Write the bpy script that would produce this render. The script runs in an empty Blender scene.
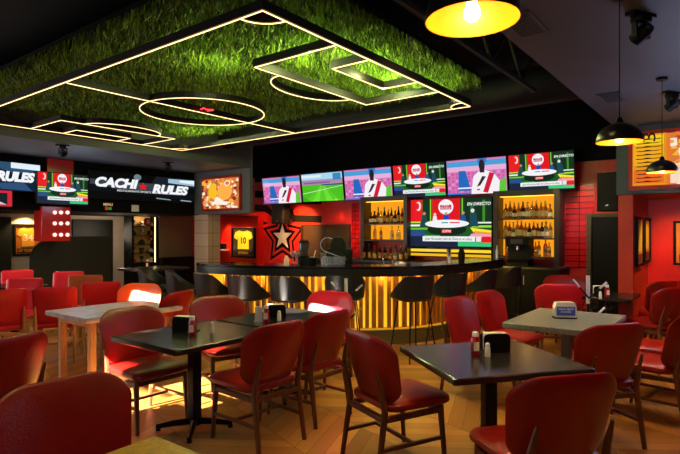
import bpy, bmesh, math, random
import numpy as np
from mathutils import Vector, Matrix
random.seed(7)
R = math.radians
# ------------------------------------------------------------ camera, light, exposure
scn = bpy.context.scene
F = 523.0; CX, HY, H = 340.0, 231.0, 1.55
cam_d = bpy.data.cameras.new('camera'); cam = bpy.data.objects.new('camera', cam_d)
scn.collection.objects.link(cam); scn.camera = cam
cam_d.sensor_width = 36.0; cam_d.lens = F/680*36; cam_d.clip_start = .05; cam_d.clip_end = 200
cam_d.shift_y = -(227-HY)/680.0
cam.location = (0, 0, H); cam.rotation_euler = (R(90), 0, 0)
TH = R(52.6); UX, UY = math.cos(TH), math.sin(TH); VX, VY = -UY, UX
def W(u, v, z=0.0): return Vector((u*UX+v*VX, u*UY+v*VY, z))

world = bpy.data.worlds.new('world'); scn.world = world; world.use_nodes = True
bg = world.node_tree.nodes['Background']; bg.inputs[0].default_value = (.55, .7, 1, 1); bg.inputs[1].default_value = .35
def light(name, kind, loc, power, color, size=.2, size_y=None, aim=None, spot=None, blend=.5):
    d = bpy.data.lights.new(name, kind); o = bpy.data.objects.new(name, d); scn.collection.objects.link(o)
    d.energy = power; d.color = color; o.location = loc
    if kind == 'AREA':
        d.size = size
        if size_y: d.shape = 'RECTANGLE'; d.size_y = size_y
    elif kind != 'SUN': d.shadow_soft_size = size
    if kind == 'SPOT': d.spot_size = R(spot); d.spot_blend = blend
    if aim is not None: o.rotation_euler = (Vector(aim)-Vector(loc)).to_track_quat('-Z', 'Y').to_euler()
    return o
SUN_H = W(1, -0.10).normalized(); SUN_M = math.tan(R(21))
sun = light('sun', 'SUN', (0, 0, 10), 150, (1, .93, .82), aim=Vector((0, 0, 10))+SUN_H+Vector((0, 0, -SUN_M)))
sun.data.angle = R(.6)
# daylight through the front windows, behind the camera
light('window_daylight', 'AREA', W(-1.5, 2.0, 1.75), 18, (1, .97, .93), 6.5, 1.8, aim=W(6, 3.0, .9))
light('side_window_daylight', 'AREA', W(1.0, 9.3, 1.7), 110, (1, .93, .84), 3.0, 1.6, aim=W(4, 6.0, 0))
scn.view_settings.view_transform = 'Standard'; scn.view_settings.look = 'None'
scn.view_settings.exposure = 0.0; scn.view_settings.gamma = 1; scn.view_settings.use_curve_mapping = False

# ------------------------------------------------------------ materials
def lin(h):
    if isinstance(h, str):
        h = h.lstrip('#'); c = [int(h[i:i+2], 16)/255 for i in (0, 2, 4)]
        return tuple(x/12.92 if x <= .04045 else ((x+.055)/1.055)**2.4 for x in c)+(1,)
    return tuple(h)+(1,)
MC = {}
def mat(name, col, rough=.5, metal=0, emit=0, noise=0, nscale=8, bump=0, bscale=60, trans=0, coat=0, spec=None):
    if name in MC: return MC[name]
    m = bpy.data.materials.new(name); m.use_nodes = True; nt = m.node_tree; b = nt.nodes['Principled BSDF']
    c = lin(col); b.inputs['Base Color'].default_value = c; b.inputs['Roughness'].default_value = rough
    b.inputs['Metallic'].default_value = metal
    if spec is not None: b.inputs['Specular IOR Level'].default_value = spec
    if coat: b.inputs['Coat Weight'].default_value = coat; b.inputs['Coat Roughness'].default_value = .12
    if trans: b.inputs['Transmission Weight'].default_value = trans
    if emit:
        b.inputs['Emission Color'].default_value = c; b.inputs['Emission Strength'].default_value = emit
        if emit >= .5: b.inputs['Base Color'].default_value = (0, 0, 0, 1); b.inputs['Specular IOR Level'].default_value = .1
    tc = None
    if noise or bump:
        tc = nt.nodes.new('ShaderNodeTexCoord')
    if noise:
        n = nt.nodes.new('ShaderNodeTexNoise'); n.inputs['Scale'].default_value = nscale; n.inputs['Detail'].default_value = 4
        nt.links.new(tc.outputs['Object'], n.inputs['Vector'])
        r = nt.nodes.new('ShaderNodeValToRGB')
        r.color_ramp.elements[0].position = .3; r.color_ramp.elements[1].position = .7
        r.color_ramp.elements[0].color = tuple(x*(1-noise) for x in c[:3])+(1,)
        r.color_ramp.elements[1].color = tuple(min(1, x*(1+noise)) for x in c[:3])+(1,)
        nt.links.new(n.outputs['Fac'], r.inputs[0]); nt.links.new(r.outputs[0], b.inputs['Base Color'])
    if bump:
        n2 = nt.nodes.new('ShaderNodeTexNoise'); n2.inputs['Scale'].default_value = bscale; n2.inputs['Detail'].default_value = 3
        nt.links.new(tc.outputs['Object'], n2.inputs['Vector'])
        bp = nt.nodes.new('ShaderNodeBump'); bp.inputs['Strength'].default_value = bump; bp.inputs['Distance'].default_value = .01
        nt.links.new(n2.outputs['Fac'], bp.inputs['Height']); nt.links.new(bp.outputs[0], b.inputs['Normal'])
    MC[name] = m; return m
def wood(name, c1, c2, rough=.4, sc=(1, 1, 14), coat=0):
    if name in MC: return MC[name]
    m = mat(name, c1, rough, coat=coat); nt = m.node_tree; b = nt.nodes['Principled BSDF']
    tc = nt.nodes.new('ShaderNodeTexCoord'); mp = nt.nodes.new('ShaderNodeMapping'); mp.inputs['Scale'].default_value = sc
    n = nt.nodes.new('ShaderNodeTexNoise'); n.inputs['Scale'].default_value = 6; n.inputs['Detail'].default_value = 6
    r = nt.nodes.new('ShaderNodeValToRGB'); r.color_ramp.elements[0].color = lin(c1); r.color_ramp.elements[1].color = lin(c2)
    r.color_ramp.elements[0].position = .35; r.color_ramp.elements[1].position = .65
    nt.links.new(tc.outputs['Object'], mp.inputs[0]); nt.links.new(mp.outputs[0], n.inputs['Vector'])
    nt.links.new(n.outputs['Fac'], r.inputs[0]); nt.links.new(r.outputs[0], b.inputs['Base Color'])
    return m
def em(h, s=1.0): return mat('glow_%s_%g' % (h.strip('#'), s), h, .6, emit=s)

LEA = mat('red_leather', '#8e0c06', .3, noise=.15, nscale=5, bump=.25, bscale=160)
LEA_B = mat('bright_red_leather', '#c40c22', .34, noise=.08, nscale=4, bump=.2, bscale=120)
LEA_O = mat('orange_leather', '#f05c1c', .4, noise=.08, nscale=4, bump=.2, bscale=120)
PIPE = mat('red_piping', '#7c0a0c', .4)
WALN = wood('walnut_wood', '#4a2410', '#6e3a1a', .42, (14, 14, 1))
OAK = wood('light_oak_wood', '#9c6a3a', '#c08a50', .45, (14, 14, 1))
BLK = mat('black_paint', '#060606', .55, spec=.2)
BLKM = mat('black_metal', '#0b0b0c', .35, .6)
BLKL = mat('black_leather', '#1b2022', .34, bump=.15, bscale=120)
CHROME = mat('chrome', '#d8d8d8', .15, 1)
STEEL = mat('white_steel', '#d4d6da', .3, .3)
BLKTOP = mat('dark_table_laminate', '#1f1b18', .26, noise=.35, nscale=90, coat=.15)
GLASS = mat('clear_glass', '#f4f8ff', .04, trans=.9)
WHITE = mat('white_plastic', '#e6e4de', .4)
PAPER = mat('napkin_paper', '#e8dcc4', .8)
def granite():
    m = mat('grey_granite_laminate', '#8b8c84', .3); nt = m.node_tree; b = nt.nodes['Principled BSDF']
    tc = nt.nodes.new('ShaderNodeTexCoord'); n = nt.nodes.new('ShaderNodeTexNoise'); n.inputs['Scale'].default_value = 120
    n.inputs['Detail'].default_value = 5; r = nt.nodes.new('ShaderNodeValToRGB')
    r.color_ramp.elements[0].position = .42; r.color_ramp.elements[1].position = .58
    r.color_ramp.elements[0].color = lin('#3c413c'); r.color_ramp.elements[1].color = lin('#8c908a')
    nt.links.new(tc.outputs['Object'], n.inputs['Vector']); nt.links.new(n.outputs['Fac'], r.inputs[0]); nt.links.new(r.outputs[0], b.inputs['Base Color'])
    return m
GRAN = granite()
MARB = mat('grey_marble_laminate', '#a59aa2', .3, noise=.3, nscale=9)
AMBT = mat('mustard_wood_laminate', '#c4981c', .35, noise=.2, nscale=40)

# ------------------------------------------------------------ mesh builder
class MB:
    def __init__(s): s.v = []; s.f = []; s.m = []; s.mi = 0; s.M = Matrix()
    def add(s, vs, fs):
        b = len(s.v); s.v += [tuple(s.M @ Vector(p)) for p in vs]
        for f in fs: s.f.append([b+i for i in f]); s.m.append(s.mi)
    def box(s, x0, x1, y0, y1, z0, z1):
        s.add([(x0,y0,z0),(x1,y0,z0),(x1,y1,z0),(x0,y1,z0),(x0,y0,z1),(x1,y0,z1),(x1,y1,z1),(x0,y1,z1)],
              [(0,3,2,1),(4,5,6,7),(0,1,5,4),(1,2,6,5),(2,3,7,6),(3,0,4,7)]); return s
    def cbox(s, x, y, z, a, b, c): return s.box(x-a/2, x+a/2, y-b/2, y+b/2, z-c/2, z+c/2)
    def rbox(s, x0, x1, y0, y1, z0, z1, r, n=4):   # rounded corners in plan, small edge bevel
        s.prism(rrect((x0+x1)/2, (y0+y1)/2, x1-x0, y1-y0, r, n), z0, z1, bev=min(.006, r*.5)); return s
    def prism(s, poly, z0, z1, bev=0):
        n = len(poly); cx = sum(p[0] for p in poly)/n; cy = sum(p[1] for p in poly)/n
        lv = [(z0, 1.0), (z1, 1.0)]
        if bev:
            ext = max(max(abs(p[0]-cx), abs(p[1]-cy)) for p in poly); k = 1-bev/ext
            lv = [(z0, k), (z0+bev, 1), (z1-bev, 1), (z1, k)]
        vs = [(cx+(p[0]-cx)*k, cy+(p[1]-cy)*k, z) for z, k in lv for p in poly]
        fs = [tuple(range(n-1, -1, -1)), tuple(range((len(lv)-1)*n, len(lv)*n))]
        for l in range(len(lv)-1):
            for i in range(n): j = (i+1) % n; fs.append((l*n+i, l*n+j, (l+1)*n+j, (l+1)*n+i))
        s.add(vs, fs); return s
    def lathe(s, prof, seg=16, cx=0, cy=0, cap=True):
        vs = []; fs = []
        for r, z in prof:
            for i in range(seg): a = 2*math.pi*i/seg; vs.append((cx+r*math.cos(a), cy+r*math.sin(a), z))
        for l in range(len(prof)-1):
            for i in range(seg): j = (i+1) % seg; fs.append((l*seg+i, l*seg+j, (l+1)*seg+j, (l+1)*seg+i))
        if cap:
            fs.append(tuple(range(seg-1, -1, -1))); fs.append(tuple((len(prof)-1)*seg+i for i in range(seg)))
        s.add(vs, fs); return s
    def tube(s, pts, rad, seg=8, closed=False, sq=None):
        pts = [Vector(p) for p in pts]; n = len(pts)
        if not hasattr(rad, '__len__'): rad = [rad]*n
        vs = []; fs = []; prev = None
        for k, p in enumerate(pts):
            a = pts[(k-1) % n] if (k or closed) else p; b = pts[(k+1) % n] if (k < n-1 or closed) else p
            t = (b-a).normalized()
            if prev is None:
                ref = Vector((0, 0, 1)) if abs(t.z) < .9 else Vector((1, 0, 0)); x = t.cross(ref).normalized()
            else: x = (prev-t*prev.dot(t)).normalized()
            prev = x; y = t.cross(x)
            for i in range(seg):
                a_ = 2*math.pi*(i+.5)/seg; vs.append(p+(x*math.cos(a_)+y*math.sin(a_))*rad[k])
        for k in range(n if closed else n-1):
            k2 = (k+1) % n
            for i in range(seg): j = (i+1) % seg; fs.append((k*seg+i, k*seg+j, k2*seg+j, k2*seg+i))
        if not closed: fs += [tuple(range(seg-1, -1, -1)), tuple((n-1)*seg+i for i in range(seg))]
        s.add(vs, fs); return s
    def quadxz(s, x0, x1, z0, z1, y): s.add([(x0,y,z0),(x1,y,z0),(x1,y,z1),(x0,y,z1)], [(0,1,2,3)]); return s
    def polyxz(s, pts, y, th=0):
        n = len(pts)
        if not th: s.add([(p[0], y, p[1]) for p in pts], [tuple(range(n))])
        else:
            s.add([(p[0], y, p[1]) for p in pts]+[(p[0], y+th, p[1]) for p in pts],
                  [tuple(range(n)), tuple(range(2*n-1, n-1, -1))]+[(i, (i+1) % n, n+(i+1) % n, n+i) for i in range(n)])
        return s
    def pad(s, outline, fn, T, rings=(0, .35, .65, .85, .94, .985, 1.0), pw=5):
        # pillow pad: outline in (a,b); fn(a,b,c) maps to 3D, c = thickness offset
        n = len(outline); ca = sum(p[0] for p in outline)/n; cb = sum(p[1] for p in outline)/n
        vs = []; fs = []
        def ring(r, sg):
            t = T*max(0, 1-r**pw)**.5*sg
            return [fn(ca+(p[0]-ca)*r, cb+(p[1]-cb)*r, t) for p in outline]
        seq = [(r, 1) for r in rings[1:]]+[(r, -1) for r in reversed(rings[1:-1])]
        vs.append(fn(ca, cb, T))
        for r, sg in seq: vs += ring(r, sg)
        vs.append(fn(ca, cb, -T)); L = len(seq)
        for i in range(n):
            j = (i+1) % n; fs.append((0, 1+i, 1+j))
            for l in range(L-1): fs.append((1+l*n+i, 1+(l+1)*n+i, 1+(l+1)*n+j, 1+l*n+j))
            fs.append((1+(L-1)*n+i, len(vs)-1, 1+(L-1)*n+j))
        s.add(vs, fs); return s
    def build(s, name, mats, parent=None, smooth=None, bevel=0):
        me = bpy.data.meshes.new(name); me.from_pydata(s.v, [], s.f)
        if not isinstance(mats, (list, tuple)): mats = [mats]
        for m in mats: me.materials.append(m)
        for p, i in zip(me.polygons, s.m): p.material_index = i
        bm = bmesh.new(); bm.from_mesh(me)
        closed = all(len(e.link_faces) == 2 for e in bm.edges)
        if closed: bmesh.ops.recalc_face_normals(bm, faces=bm.faces)
        bm.to_mesh(me); bm.free()
        if smooth is None or smooth:
            me.polygons.foreach_set('use_smooth', [True]*len(me.polygons))
            me.set_sharp_from_angle(angle=R(38))
        o = bpy.data.objects.new(name, me); scn.collection.objects.link(o)
        if parent is not None: o.parent = parent
        if bevel:
            b = o.modifiers.new('bevel', 'BEVEL'); b.width = bevel; b.segments = 2; b.limit_method = 'ANGLE'
        return o
def rrect(cx, cy, w, h, r, n=6):
    out = []
    rr = r if hasattr(r, '__len__') else (r,)*4
    for k, (sx, sy) in enumerate(((1,1),(-1,1),(-1,-1),(1,-1))):
        q = rr[k]
        for i in range(n+1):
            a = math.pi/2*(k+i/n); out.append((cx+sx*(w/2-q)+q*math.cos(a), cy+sy*(h/2-q)+q*math.sin(a)))
    return out
def tag(o, label=None, cat=None, group=None, kind=None):
    if label: o['label'] = label
    if cat: o['category'] = cat
    if group: o['group'] = group
    if kind: o['kind'] = kind
    return o
def empty(name, loc, rz=0, label=None, cat=None, group=None):
    o = bpy.data.objects.new(name, None); scn.collection.objects.link(o); o.empty_display_size = .1
    o.location = loc; o.rotation_euler = (0, 0, rz); return tag(o, label, cat, group)
KIDS = {}
def copy_tree(o, parent=None):
    c = o.copy(); scn.collection.objects.link(c); c.parent = parent
    for ch in [x for x in scn.collection.objects if x.parent == o]: copy_tree(ch, c)
    return c
def struct(o): o['kind'] = 'structure'; return o
def uvobj(mb, name, mats, **k):      # mesh written in room coordinates (u,v,z)
    o = mb.build(name, mats, **k); o.rotation_euler = (0, 0, TH); return o
def text(s, name, m, parent, x, z, y, size, ext=.002, sx=1, shear=0, off=0, align='CENTER', rot=0):
    c = bpy.data.curves.new(name, 'FONT'); c.body = s; c.size = size; c.extrude = ext; c.shear = shear; c.offset = off
    c.align_x = align; c.align_y = 'CENTER'; c.resolution_u = 3
    t = bpy.data.objects.new('tmp', c); scn.collection.objects.link(t); bpy.context.view_layer.update()
    me = bpy.data.meshes.new_from_object(t.evaluated_get(bpy.context.evaluated_depsgraph_get()))
    bpy.data.objects.remove(t); me.name = name
    me.transform(Matrix.Translation((x, y, z)) @ Matrix.Rotation(R(90), 4, 'X') @ Matrix.Rotation(rot, 4, 'Z') @ Matrix.Diagonal((sx, 1, 1, 1)))
    me.materials.clear(); me.materials.append(m)
    o = bpy.data.objects.new(name, me); scn.collection.objects.link(o); o.parent = parent; return o
def t_(px): return (px-CX)/F
def onU(px, py, U):      # pixel on the plane u=U -> (v,z)
    t = t_(px); Y = U/(UY+UX*t); return Y*(VY+VX*t), H+(HY-py)/F*Y
def onV(px, py, V):
    t = t_(px); Y = V/(VY+VX*t); return Y*(UY+UX*t), H+(HY-py)/F*Y
def at(px, Y, z=0): return Vector((t_(px)*Y, Y, z))
RB = TH-math.pi/2    # facing the viewer from the u-walls : local x = -V, local y = U
RL = TH              # for the v-walls : local x = U, local y = V
def local_uv(u, v, z, rz): return W(u, v, z)
def rect_onU(px0, py0, px1, py1, U):   # returns centre world, width, height for a thing on plane U
    v0, za = onU(px0, (py0+py1)/2, U); v1, zb = onU(px1, (py0+py1)/2, U)
    vc = (v0+v1)/2; t = onU((px0+px1)/2, py0, U)[1]; b = onU((px0+px1)/2, py1, U)[1]
    return W(U, vc, (t+b)/2), v0-v1, t-b
def rect_onV(px0, py0, px1, py1, V):
    u0, _ = onV(px0, py0, V); u1, _ = onV(px1, py0, V)
    t = onV((px0+px1)/2, py0, V)[1]; b = onV((px0+px1)/2, py1, V)[1]
    return W((u0+u1)/2, V, (t+b)/2), u1-u0, t-b

# ------------------------------------------------------------ the room
Ub, Uf, Vl, Vf, Vr = 9.5, 7.57, 12.5, 10.0, 1.27
ZC, ZH = 2.88, 3.75
def floor_mat():
    m = bpy.data.materials.new('chevron_wood_floor'); m.use_nodes = True; nt = m.node_tree; b = nt.nodes['Principled BSDF']
    N = nt.nodes.new; L = nt.links.new
    def mth(op, a, c=None, d=None):
        n = N('ShaderNodeMath'); n.operation = op
        for i, q in enumerate((a, c, d)):
            if q is None: continue
            if hasattr(q, 'is_output') or not isinstance(q, (int, float)): L(q, n.inputs[i])
            else: n.inputs[i].default_value = q
        return n.outputs[0]
    tc = N('ShaderNodeTexCoord'); mp = N('ShaderNodeMapping'); mp.inputs['Rotation'].default_value = (0, 0, R(18))
    L(tc.outputs['Object'], mp.inputs[0]); sp = N('ShaderNodeSeparateXYZ'); L(mp.outputs[0], sp.inputs[0])
    x, y = sp.outputs[0], sp.outputs[1]
    tri = mth('PINGPONG', x, .62); s = mth('ADD', mth('DIVIDE', y, .15), mth('MULTIPLY', tri, 5.2))
    idx = mth('FLOOR', s); col = mth('FLOOR', mth('DIVIDE', x, .62)); fr = mth('FRACT', s)
    fx = mth('FRACT', mth('DIVIDE', x, .62))
    cb = N('ShaderNodeCombineXYZ'); L(idx, cb.inputs[0]); L(col, cb.inputs[1])
    wn = N('ShaderNodeTexWhiteNoise'); wn.noise_dimensions = '2D'; L(cb.outputs[0], wn.inputs['Vector'])
    gr = N('ShaderNodeTexNoise'); gr.inputs['Scale'].default_value = 5; gr.inputs['Detail'].default_value = 6
    cb2 = N('ShaderNodeCombineXYZ'); L(x, cb2.inputs[0]); L(mth('MULTIPLY', s, 3.0), cb2.inputs[1]); L(col, cb2.inputs[2]); L(cb2.outputs[0], gr.inputs['Vector'])
    rr = N('ShaderNodeValToRGB'); e = rr.color_ramp.elements
    e[0].color = lin('#74481c'); e[1].color = lin('#c48c42'); e.new(.5).color = lin('#9c662a')
    L(mth('ADD', mth('MULTIPLY', wn.outputs['Value'], .7), mth('MULTIPLY', gr.outputs['Fac'], .35)), rr.inputs[0])
    gap = mth('MAXIMUM', mth('LESS_THAN', fr, .03), mth('LESS_THAN', fx, .008))
    mx = N('ShaderNodeMixRGB'); L(gap, mx.inputs[0]); L(rr.outputs[0], mx.inputs[1]); mx.inputs[2].default_value = lin('#33200f')
    L(mx.outputs[0], b.inputs['Base Color']); b.inputs['Roughness'].default_value = .38
    return m
FLOOR = floor_mat()
DARK = mat('black_wall_paint', '#060607', .8, spec=.15)
GREY = mat('grey_plasterboard', '#474c52', .6, noise=.06, nscale=3)
GREYW = mat('grey_fascia_paint', '#606468', .6, noise=.05, nscale=3)
REDW = mat('red_wall_paint', '#c81408', .45, noise=.1, nscale=3, bump=.1, bscale=30)
REDD = mat('deep_red_wall_paint', '#b02808', .5, noise=.12, nscale=3, bump=.1, bscale=30)
BLACKC = mat('black_ceiling', '#0c0c0e', .8, spec=.15, noise=.3, nscale=2)
CREAM = mat('cream_panelling', '#cfc3ae', .55, noise=.05, nscale=6)
uvobj(MB().box(-1.9, 11, -3.0, 13, -.12, 0), 'floor', FLOOR); struct(bpy.data.objects['floor'])
struct(uvobj(MB().box(-1.9, Ub, Vr, 8.15, ZH, ZH+.1), 'ceiling', BLACKC))
struct(uvobj(MB().box(-1.9, 11.2, -3.1, 13, ZH+.11, ZH+.3), 'ceiling_slab', BLACKC))
struct(uvobj(MB().box(-1.9, Uf, -3.0, Vr, ZC, ZH+.1), 'ceiling_right', GREY))
struct(uvobj(MB().box(-1.9, Uf, 8.15, Vf, ZC, ZH+.1), 'ceiling_left', GREY))
# left fascia (carries the screens) and what is behind it
struct(uvobj(MB().box(-1.9, Uf+.2, Vf, Vl, 1.92, ZH+.1), 'wall_left', DARK))
struct(uvobj(MB().box(-1.9, Ub+1.5, Vl, Vl+.2, 0, 1.92), 'wall_far_left', CREAM))
# front wall behind the camera, with unseen openings cut so the sun lands in chosen patches
sun_holes = []   # (v0,v1,z0,z1)
def shaft(x, y, z, w, h):
    # opening in the front wall that lets the sun reach the world point (x,y,z)
    u = x*UX+y*UY; v = x*VX+y*VY; hu = SUN_H.x*UX+SUN_H.y*UY; hv = SUN_H.x*VX+SUN_H.y*VY
    d = (u+1.8)/hu; sun_holes.append((v-hv*d-w/2, v-hv*d+w/2, z+SUN_M*d-h/2, z+SUN_M*d+h/2))
SHAFTS = [(-2.15, 4.6, 0, .55, .34), (-1.35, 5.3, 0, .5, .3), (-1.95, 4.75, 0, .75, .30), (-1.15, 5.0, 0, .5, .30), (-2.45, 6.3, .74, .42, .26), (-.27, 5.5, .70, .36, .26),
          (-.42, 4.55, 0, .4, .035), (-.05, 4.7, 0, .35, .03), (-1.05, 4.85, .45, .3, .08)]
for a in SHAFTS: shaft(*a)
def wall_with_holes(v0, v1, z0, z1, holes, u0, u1):
    vs = sorted({v0, v1, *[h[0] for h in holes], *[h[1] for h in holes]}); zs = sorted({z0, z1, *[h[2] for h in holes], *[h[3] for h in holes]})
    vs = [v for v in vs if v0 <= v <= v1]; zs = [z for z in zs if z0 <= z <= z1]
    mb = MB()
    for i in range(len(vs)-1):
        for j in range(len(zs)-1):
            vc, zc = (vs[i]+vs[i+1])/2, (zs[j]+zs[j+1])/2
            if any(h[0] < vc < h[1] and h[2] < zc < h[3] for h in holes): continue
            mb.box(u0, u1, vs[i], vs[i+1], zs[j], zs[j+1])
    return mb
struct(uvobj(wall_with_holes(-3.0, 13.0, 0, 4.4, sun_holes, -1.9, -1.8), 'wall_front', DARK, smooth=False))
struct(uvobj(MB().box(-1.9, Ub, -3.1, -3.0, 0, ZH), 'wall_right', REDD))
# back wall
struct(uvobj(MB().box(Ub, Ub+.15, -3.0, 12.5, 0, ZH+.1), 'wall_back', REDW))
# black header above the video wall
vA = onU(253, 0, Ub)[0]
struct(uvobj(MB().box(Ub-.04, Ub, 1.3, 11.0, 2.93, ZH), 'trim_1', DARK))
struct(uvobj(MB().box(Ub-.04, Ub, 1.3, 2.35, 2.72, 2.929), 'trim_4', DARK))
# left lightbox bay: fascia, tiled pillar, red recess
vL, vR_ = onU(194, 170, Uf)[0], 8.15
struct(uvobj(MB().box(Uf-.02, Uf+.06, 8.15, Vf, 1.93, ZH), 'trim_2', GREYW))
PILT = mat('pale_pillar_tile', '#c9a58c', .45)
nt = PILT.node_tree; br = nt.nodes.new('ShaderNodeTexBrick'); tcc = nt.nodes.new('ShaderNodeTexCoord')
mp = nt.nodes.new('ShaderNodeMapping'); mp.inputs['Rotation'].default_value = (R(90), 0, R(90)); nt.links.new(tcc.outputs['Object'], mp.inputs[0]); nt.links.new(mp.outputs[0], br.inputs['Vector'])
br.inputs['Scale'].default_value = 1; br.inputs['Brick Width'].default_value = .3; br.inputs['Row Height'].default_value = .3; br.offset = 0
br.inputs['Mortar Size'].default_value = .006; br.inputs['Color1'].default_value = lin('#d8bca4'); br.inputs['Color2'].default_value = lin('#cdae95'); br.inputs['Mortar'].default_value = lin('#8a6a58')
nt.links.new(br.outputs['Color'], nt.nodes['Principled BSDF'].inputs['Base Color'])
v1 = onU(194.5, 240, Uf+.1)[0]; v2 = onU(208, 240, Uf+.1)[0]
struct(uvobj(MB().box(Uf+.1, Uf+.45, v2, v1, 0, 1.93), 'wall_pillar', PILT))
Ur = 9.3
struct(uvobj(MB().box(Ur, Ub-.001, onU(258, 0, Ur)[0], 11.85, 0, 1.93), 'wall_recess', REDW))
struct(uvobj(MB().box(8.95, Ub, 11.86, 11.95, 0, 1.93), 'wall_recess_left', REDW))
struct(uvobj(MB().box(Uf+.08, Ub-.21, onU(258, 0, Ur)[0], 11.85, 1.935, 2.0), 'ceiling_recess_left', REDD))
# right lightbox bay
struct(uvobj(MB().box(Uf-.02, Uf+.1, -3, Vr, 2.02, ZH), 'trim_3', mat('dark_grey_fascia', '#3a4042', .6)))
struct(uvobj(MB().box(Uf+.1, Ub, -3, Vr, 2.02, 2.2), 'ceiling_recess', REDD))
struct(uvobj(MB().box(Uf+.05, Ub, 1.09, Vr-.01, 0, 2.02), 'wall_side_right', REDD))
struct(uvobj(MB().box(9.0, 9.2, -3, 1.09, 0, 2.02), 'wall_recess_right', REDW))
# steel trusses and ducts in the black ceiling void
CEILM = mat('dark_ceiling_steel', '#161618', .6, spec=.2, noise=.2, nscale=5)
def uv_tube(name, pts, r, m, label, cat, seg=10, group=None):
    return tag(MB().tube([W(*p) for p in pts], r, seg).build(name, m), label, cat, group)
uv_tube('air_duct', [(6.9, 1.4, 3.42), (6.9, 8.1, 3.42)], .24, CEILM, 'round dark air duct running above the video screens', 'duct', 18)
uv_tube('roof_beam', [(1.3, 1.3, 3.62), (1.3, 8.1, 3.62)], .09, CEILM, 'dark roof beam above the near edge of the grass panel', 'beam', 4)
uv_tube('roof_beam', [(2.0, 6.6, 3.6), (.2, 8.1, 3.6)], .06, CEILM, 'dark slanting roof beam in the upper left corner', 'beam', 4)
tr = empty('roof_truss', W(3.6, 1.9, 3.3), TH, 'dark lattice roof truss between grass panel and grey soffit', 'truss')
MB().tube([(-1.8, 0, .3), (2.6, 0, .3)], .03, 4).build('top_chord', CEILM, tr)
MB().tube([(-1.8, 0, -.12), (2.6, 0, -.12)], .03, 4).build('bottom_chord', CEILM, tr)
z = MB()
for i in range(10): z.tube([(-1.8+i*.44, 0, -.12 if i % 2 else .3), (-1.8+(i+1)*.44, 0, .3 if i % 2 else -.12)], .018, 4)
z.build('web', CEILM, tr)

# ------------------------------------------------------------ illuminated grass pitch on the ceiling
U0, U1, V0, V1, ZP = 2.43, 5.77, 2.5, 8.0, 3.0
pit = empty('ceiling_pitch_panel', W((U0+U1)/2, (V0+V1)/2, ZP), TH, 'ceiling panel of green artificial grass with glowing football pitch lines', 'ceiling light')
def P(u, v, z=0): return (u-(U0+U1)/2, v-(V0+V1)/2, z)
MB().box(U0-(U0+U1)/2-.1, U1-(U0+U1)/2+.03, V0-(V0+V1)/2-.1, V1-(V0+V1)/2+.05, .32, .38).build('backing_panel', BLK, pit)
def grass(n, lo, hi, name):
    rng = np.random.default_rng(3)
    u = rng.uniform(lo[0], hi[0], n); v = rng.uniform(lo[1], hi[1], n)
    clump = .5+.5*np.sin(u*9+np.sin(v*7)*2)*np.sin(v*11+np.sin(u*5)*2)
    ln = rng.uniform(.05, .11, n)+.07*clump*rng.uniform(.3, 1, n); wd = rng.uniform(.004, .009, n)
    az = rng.uniform(0, 2*np.pi, n); lean = rng.uniform(0, .75, n)*ln; la = rng.uniform(0, 2*np.pi, n)
    zz = np.full(n, .325)
    a = np.stack([u+np.cos(az)*wd, v+np.sin(az)*wd, zz], 1); b = np.stack([u-np.cos(az)*wd, v-np.sin(az)*wd, zz], 1)
    mx = np.stack([u+np.cos(la)*lean*.4, v+np.sin(la)*lean*.4, zz-ln*.6], 1)
    c = np.stack([u+np.cos(la)*lean, v+np.sin(la)*lean, zz-ln], 1)
    m1 = mx+np.stack([np.cos(az)*wd, np.sin(az)*wd, zz*0], 1); m2 = mx-np.stack([np.cos(az)*wd, np.sin(az)*wd, zz*0], 1)
    vs = np.stack([a, b, m2, m1, c], 1).reshape(-1, 3)
    me = bpy.data.meshes.new(name); N = n*5
    me.vertices.add(N); me.vertices.foreach_set('co', vs.ravel())
    me.loops.add(n*7); me.polygons.add(n*2)
    base = np.arange(n)[:, None]*5
    li = (base+np.array([[0, 1, 2, 3, 3, 2, 4]])).ravel()
    me.loops.foreach_set('vertex_index', li.astype(np.int32))
    st = np.stack([np.arange(n)*7, np.arange(n)*7+4], 1).ravel(); me.polygons.foreach_set('loop_start', st.astype(np.int32))
    mi = np.repeat(rng.integers(0, 3, n), 2); 
    me.update(calc_edges=True); me.validate()
    for mm in (mat('grass_blade', '#587c16', .6), mat('grass_blade_light', '#88ac20', .6), mat('grass_blade_dark', '#36441a', .6)): me.materials.append(mm)
    me.polygons.foreach_set('material_index', mi.astype(np.int32))
    o = bpy.data.objects.new(name, me); scn.collection.objects.link(o); return o
hw, hl = (U1-U0)/2, (V1-V0)/2
g = grass(72000, (-hw-.12, -hl-.12), (hw+.03, hl+.04), 'grass'); g.parent = pit; g['kind'] = 'stuff'
FR = mat('pitch_frame_black', '#100c0a', .5); LED = mat('warm_led_line', (1.0, .62, .27), .5, emit=4.2)
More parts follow.
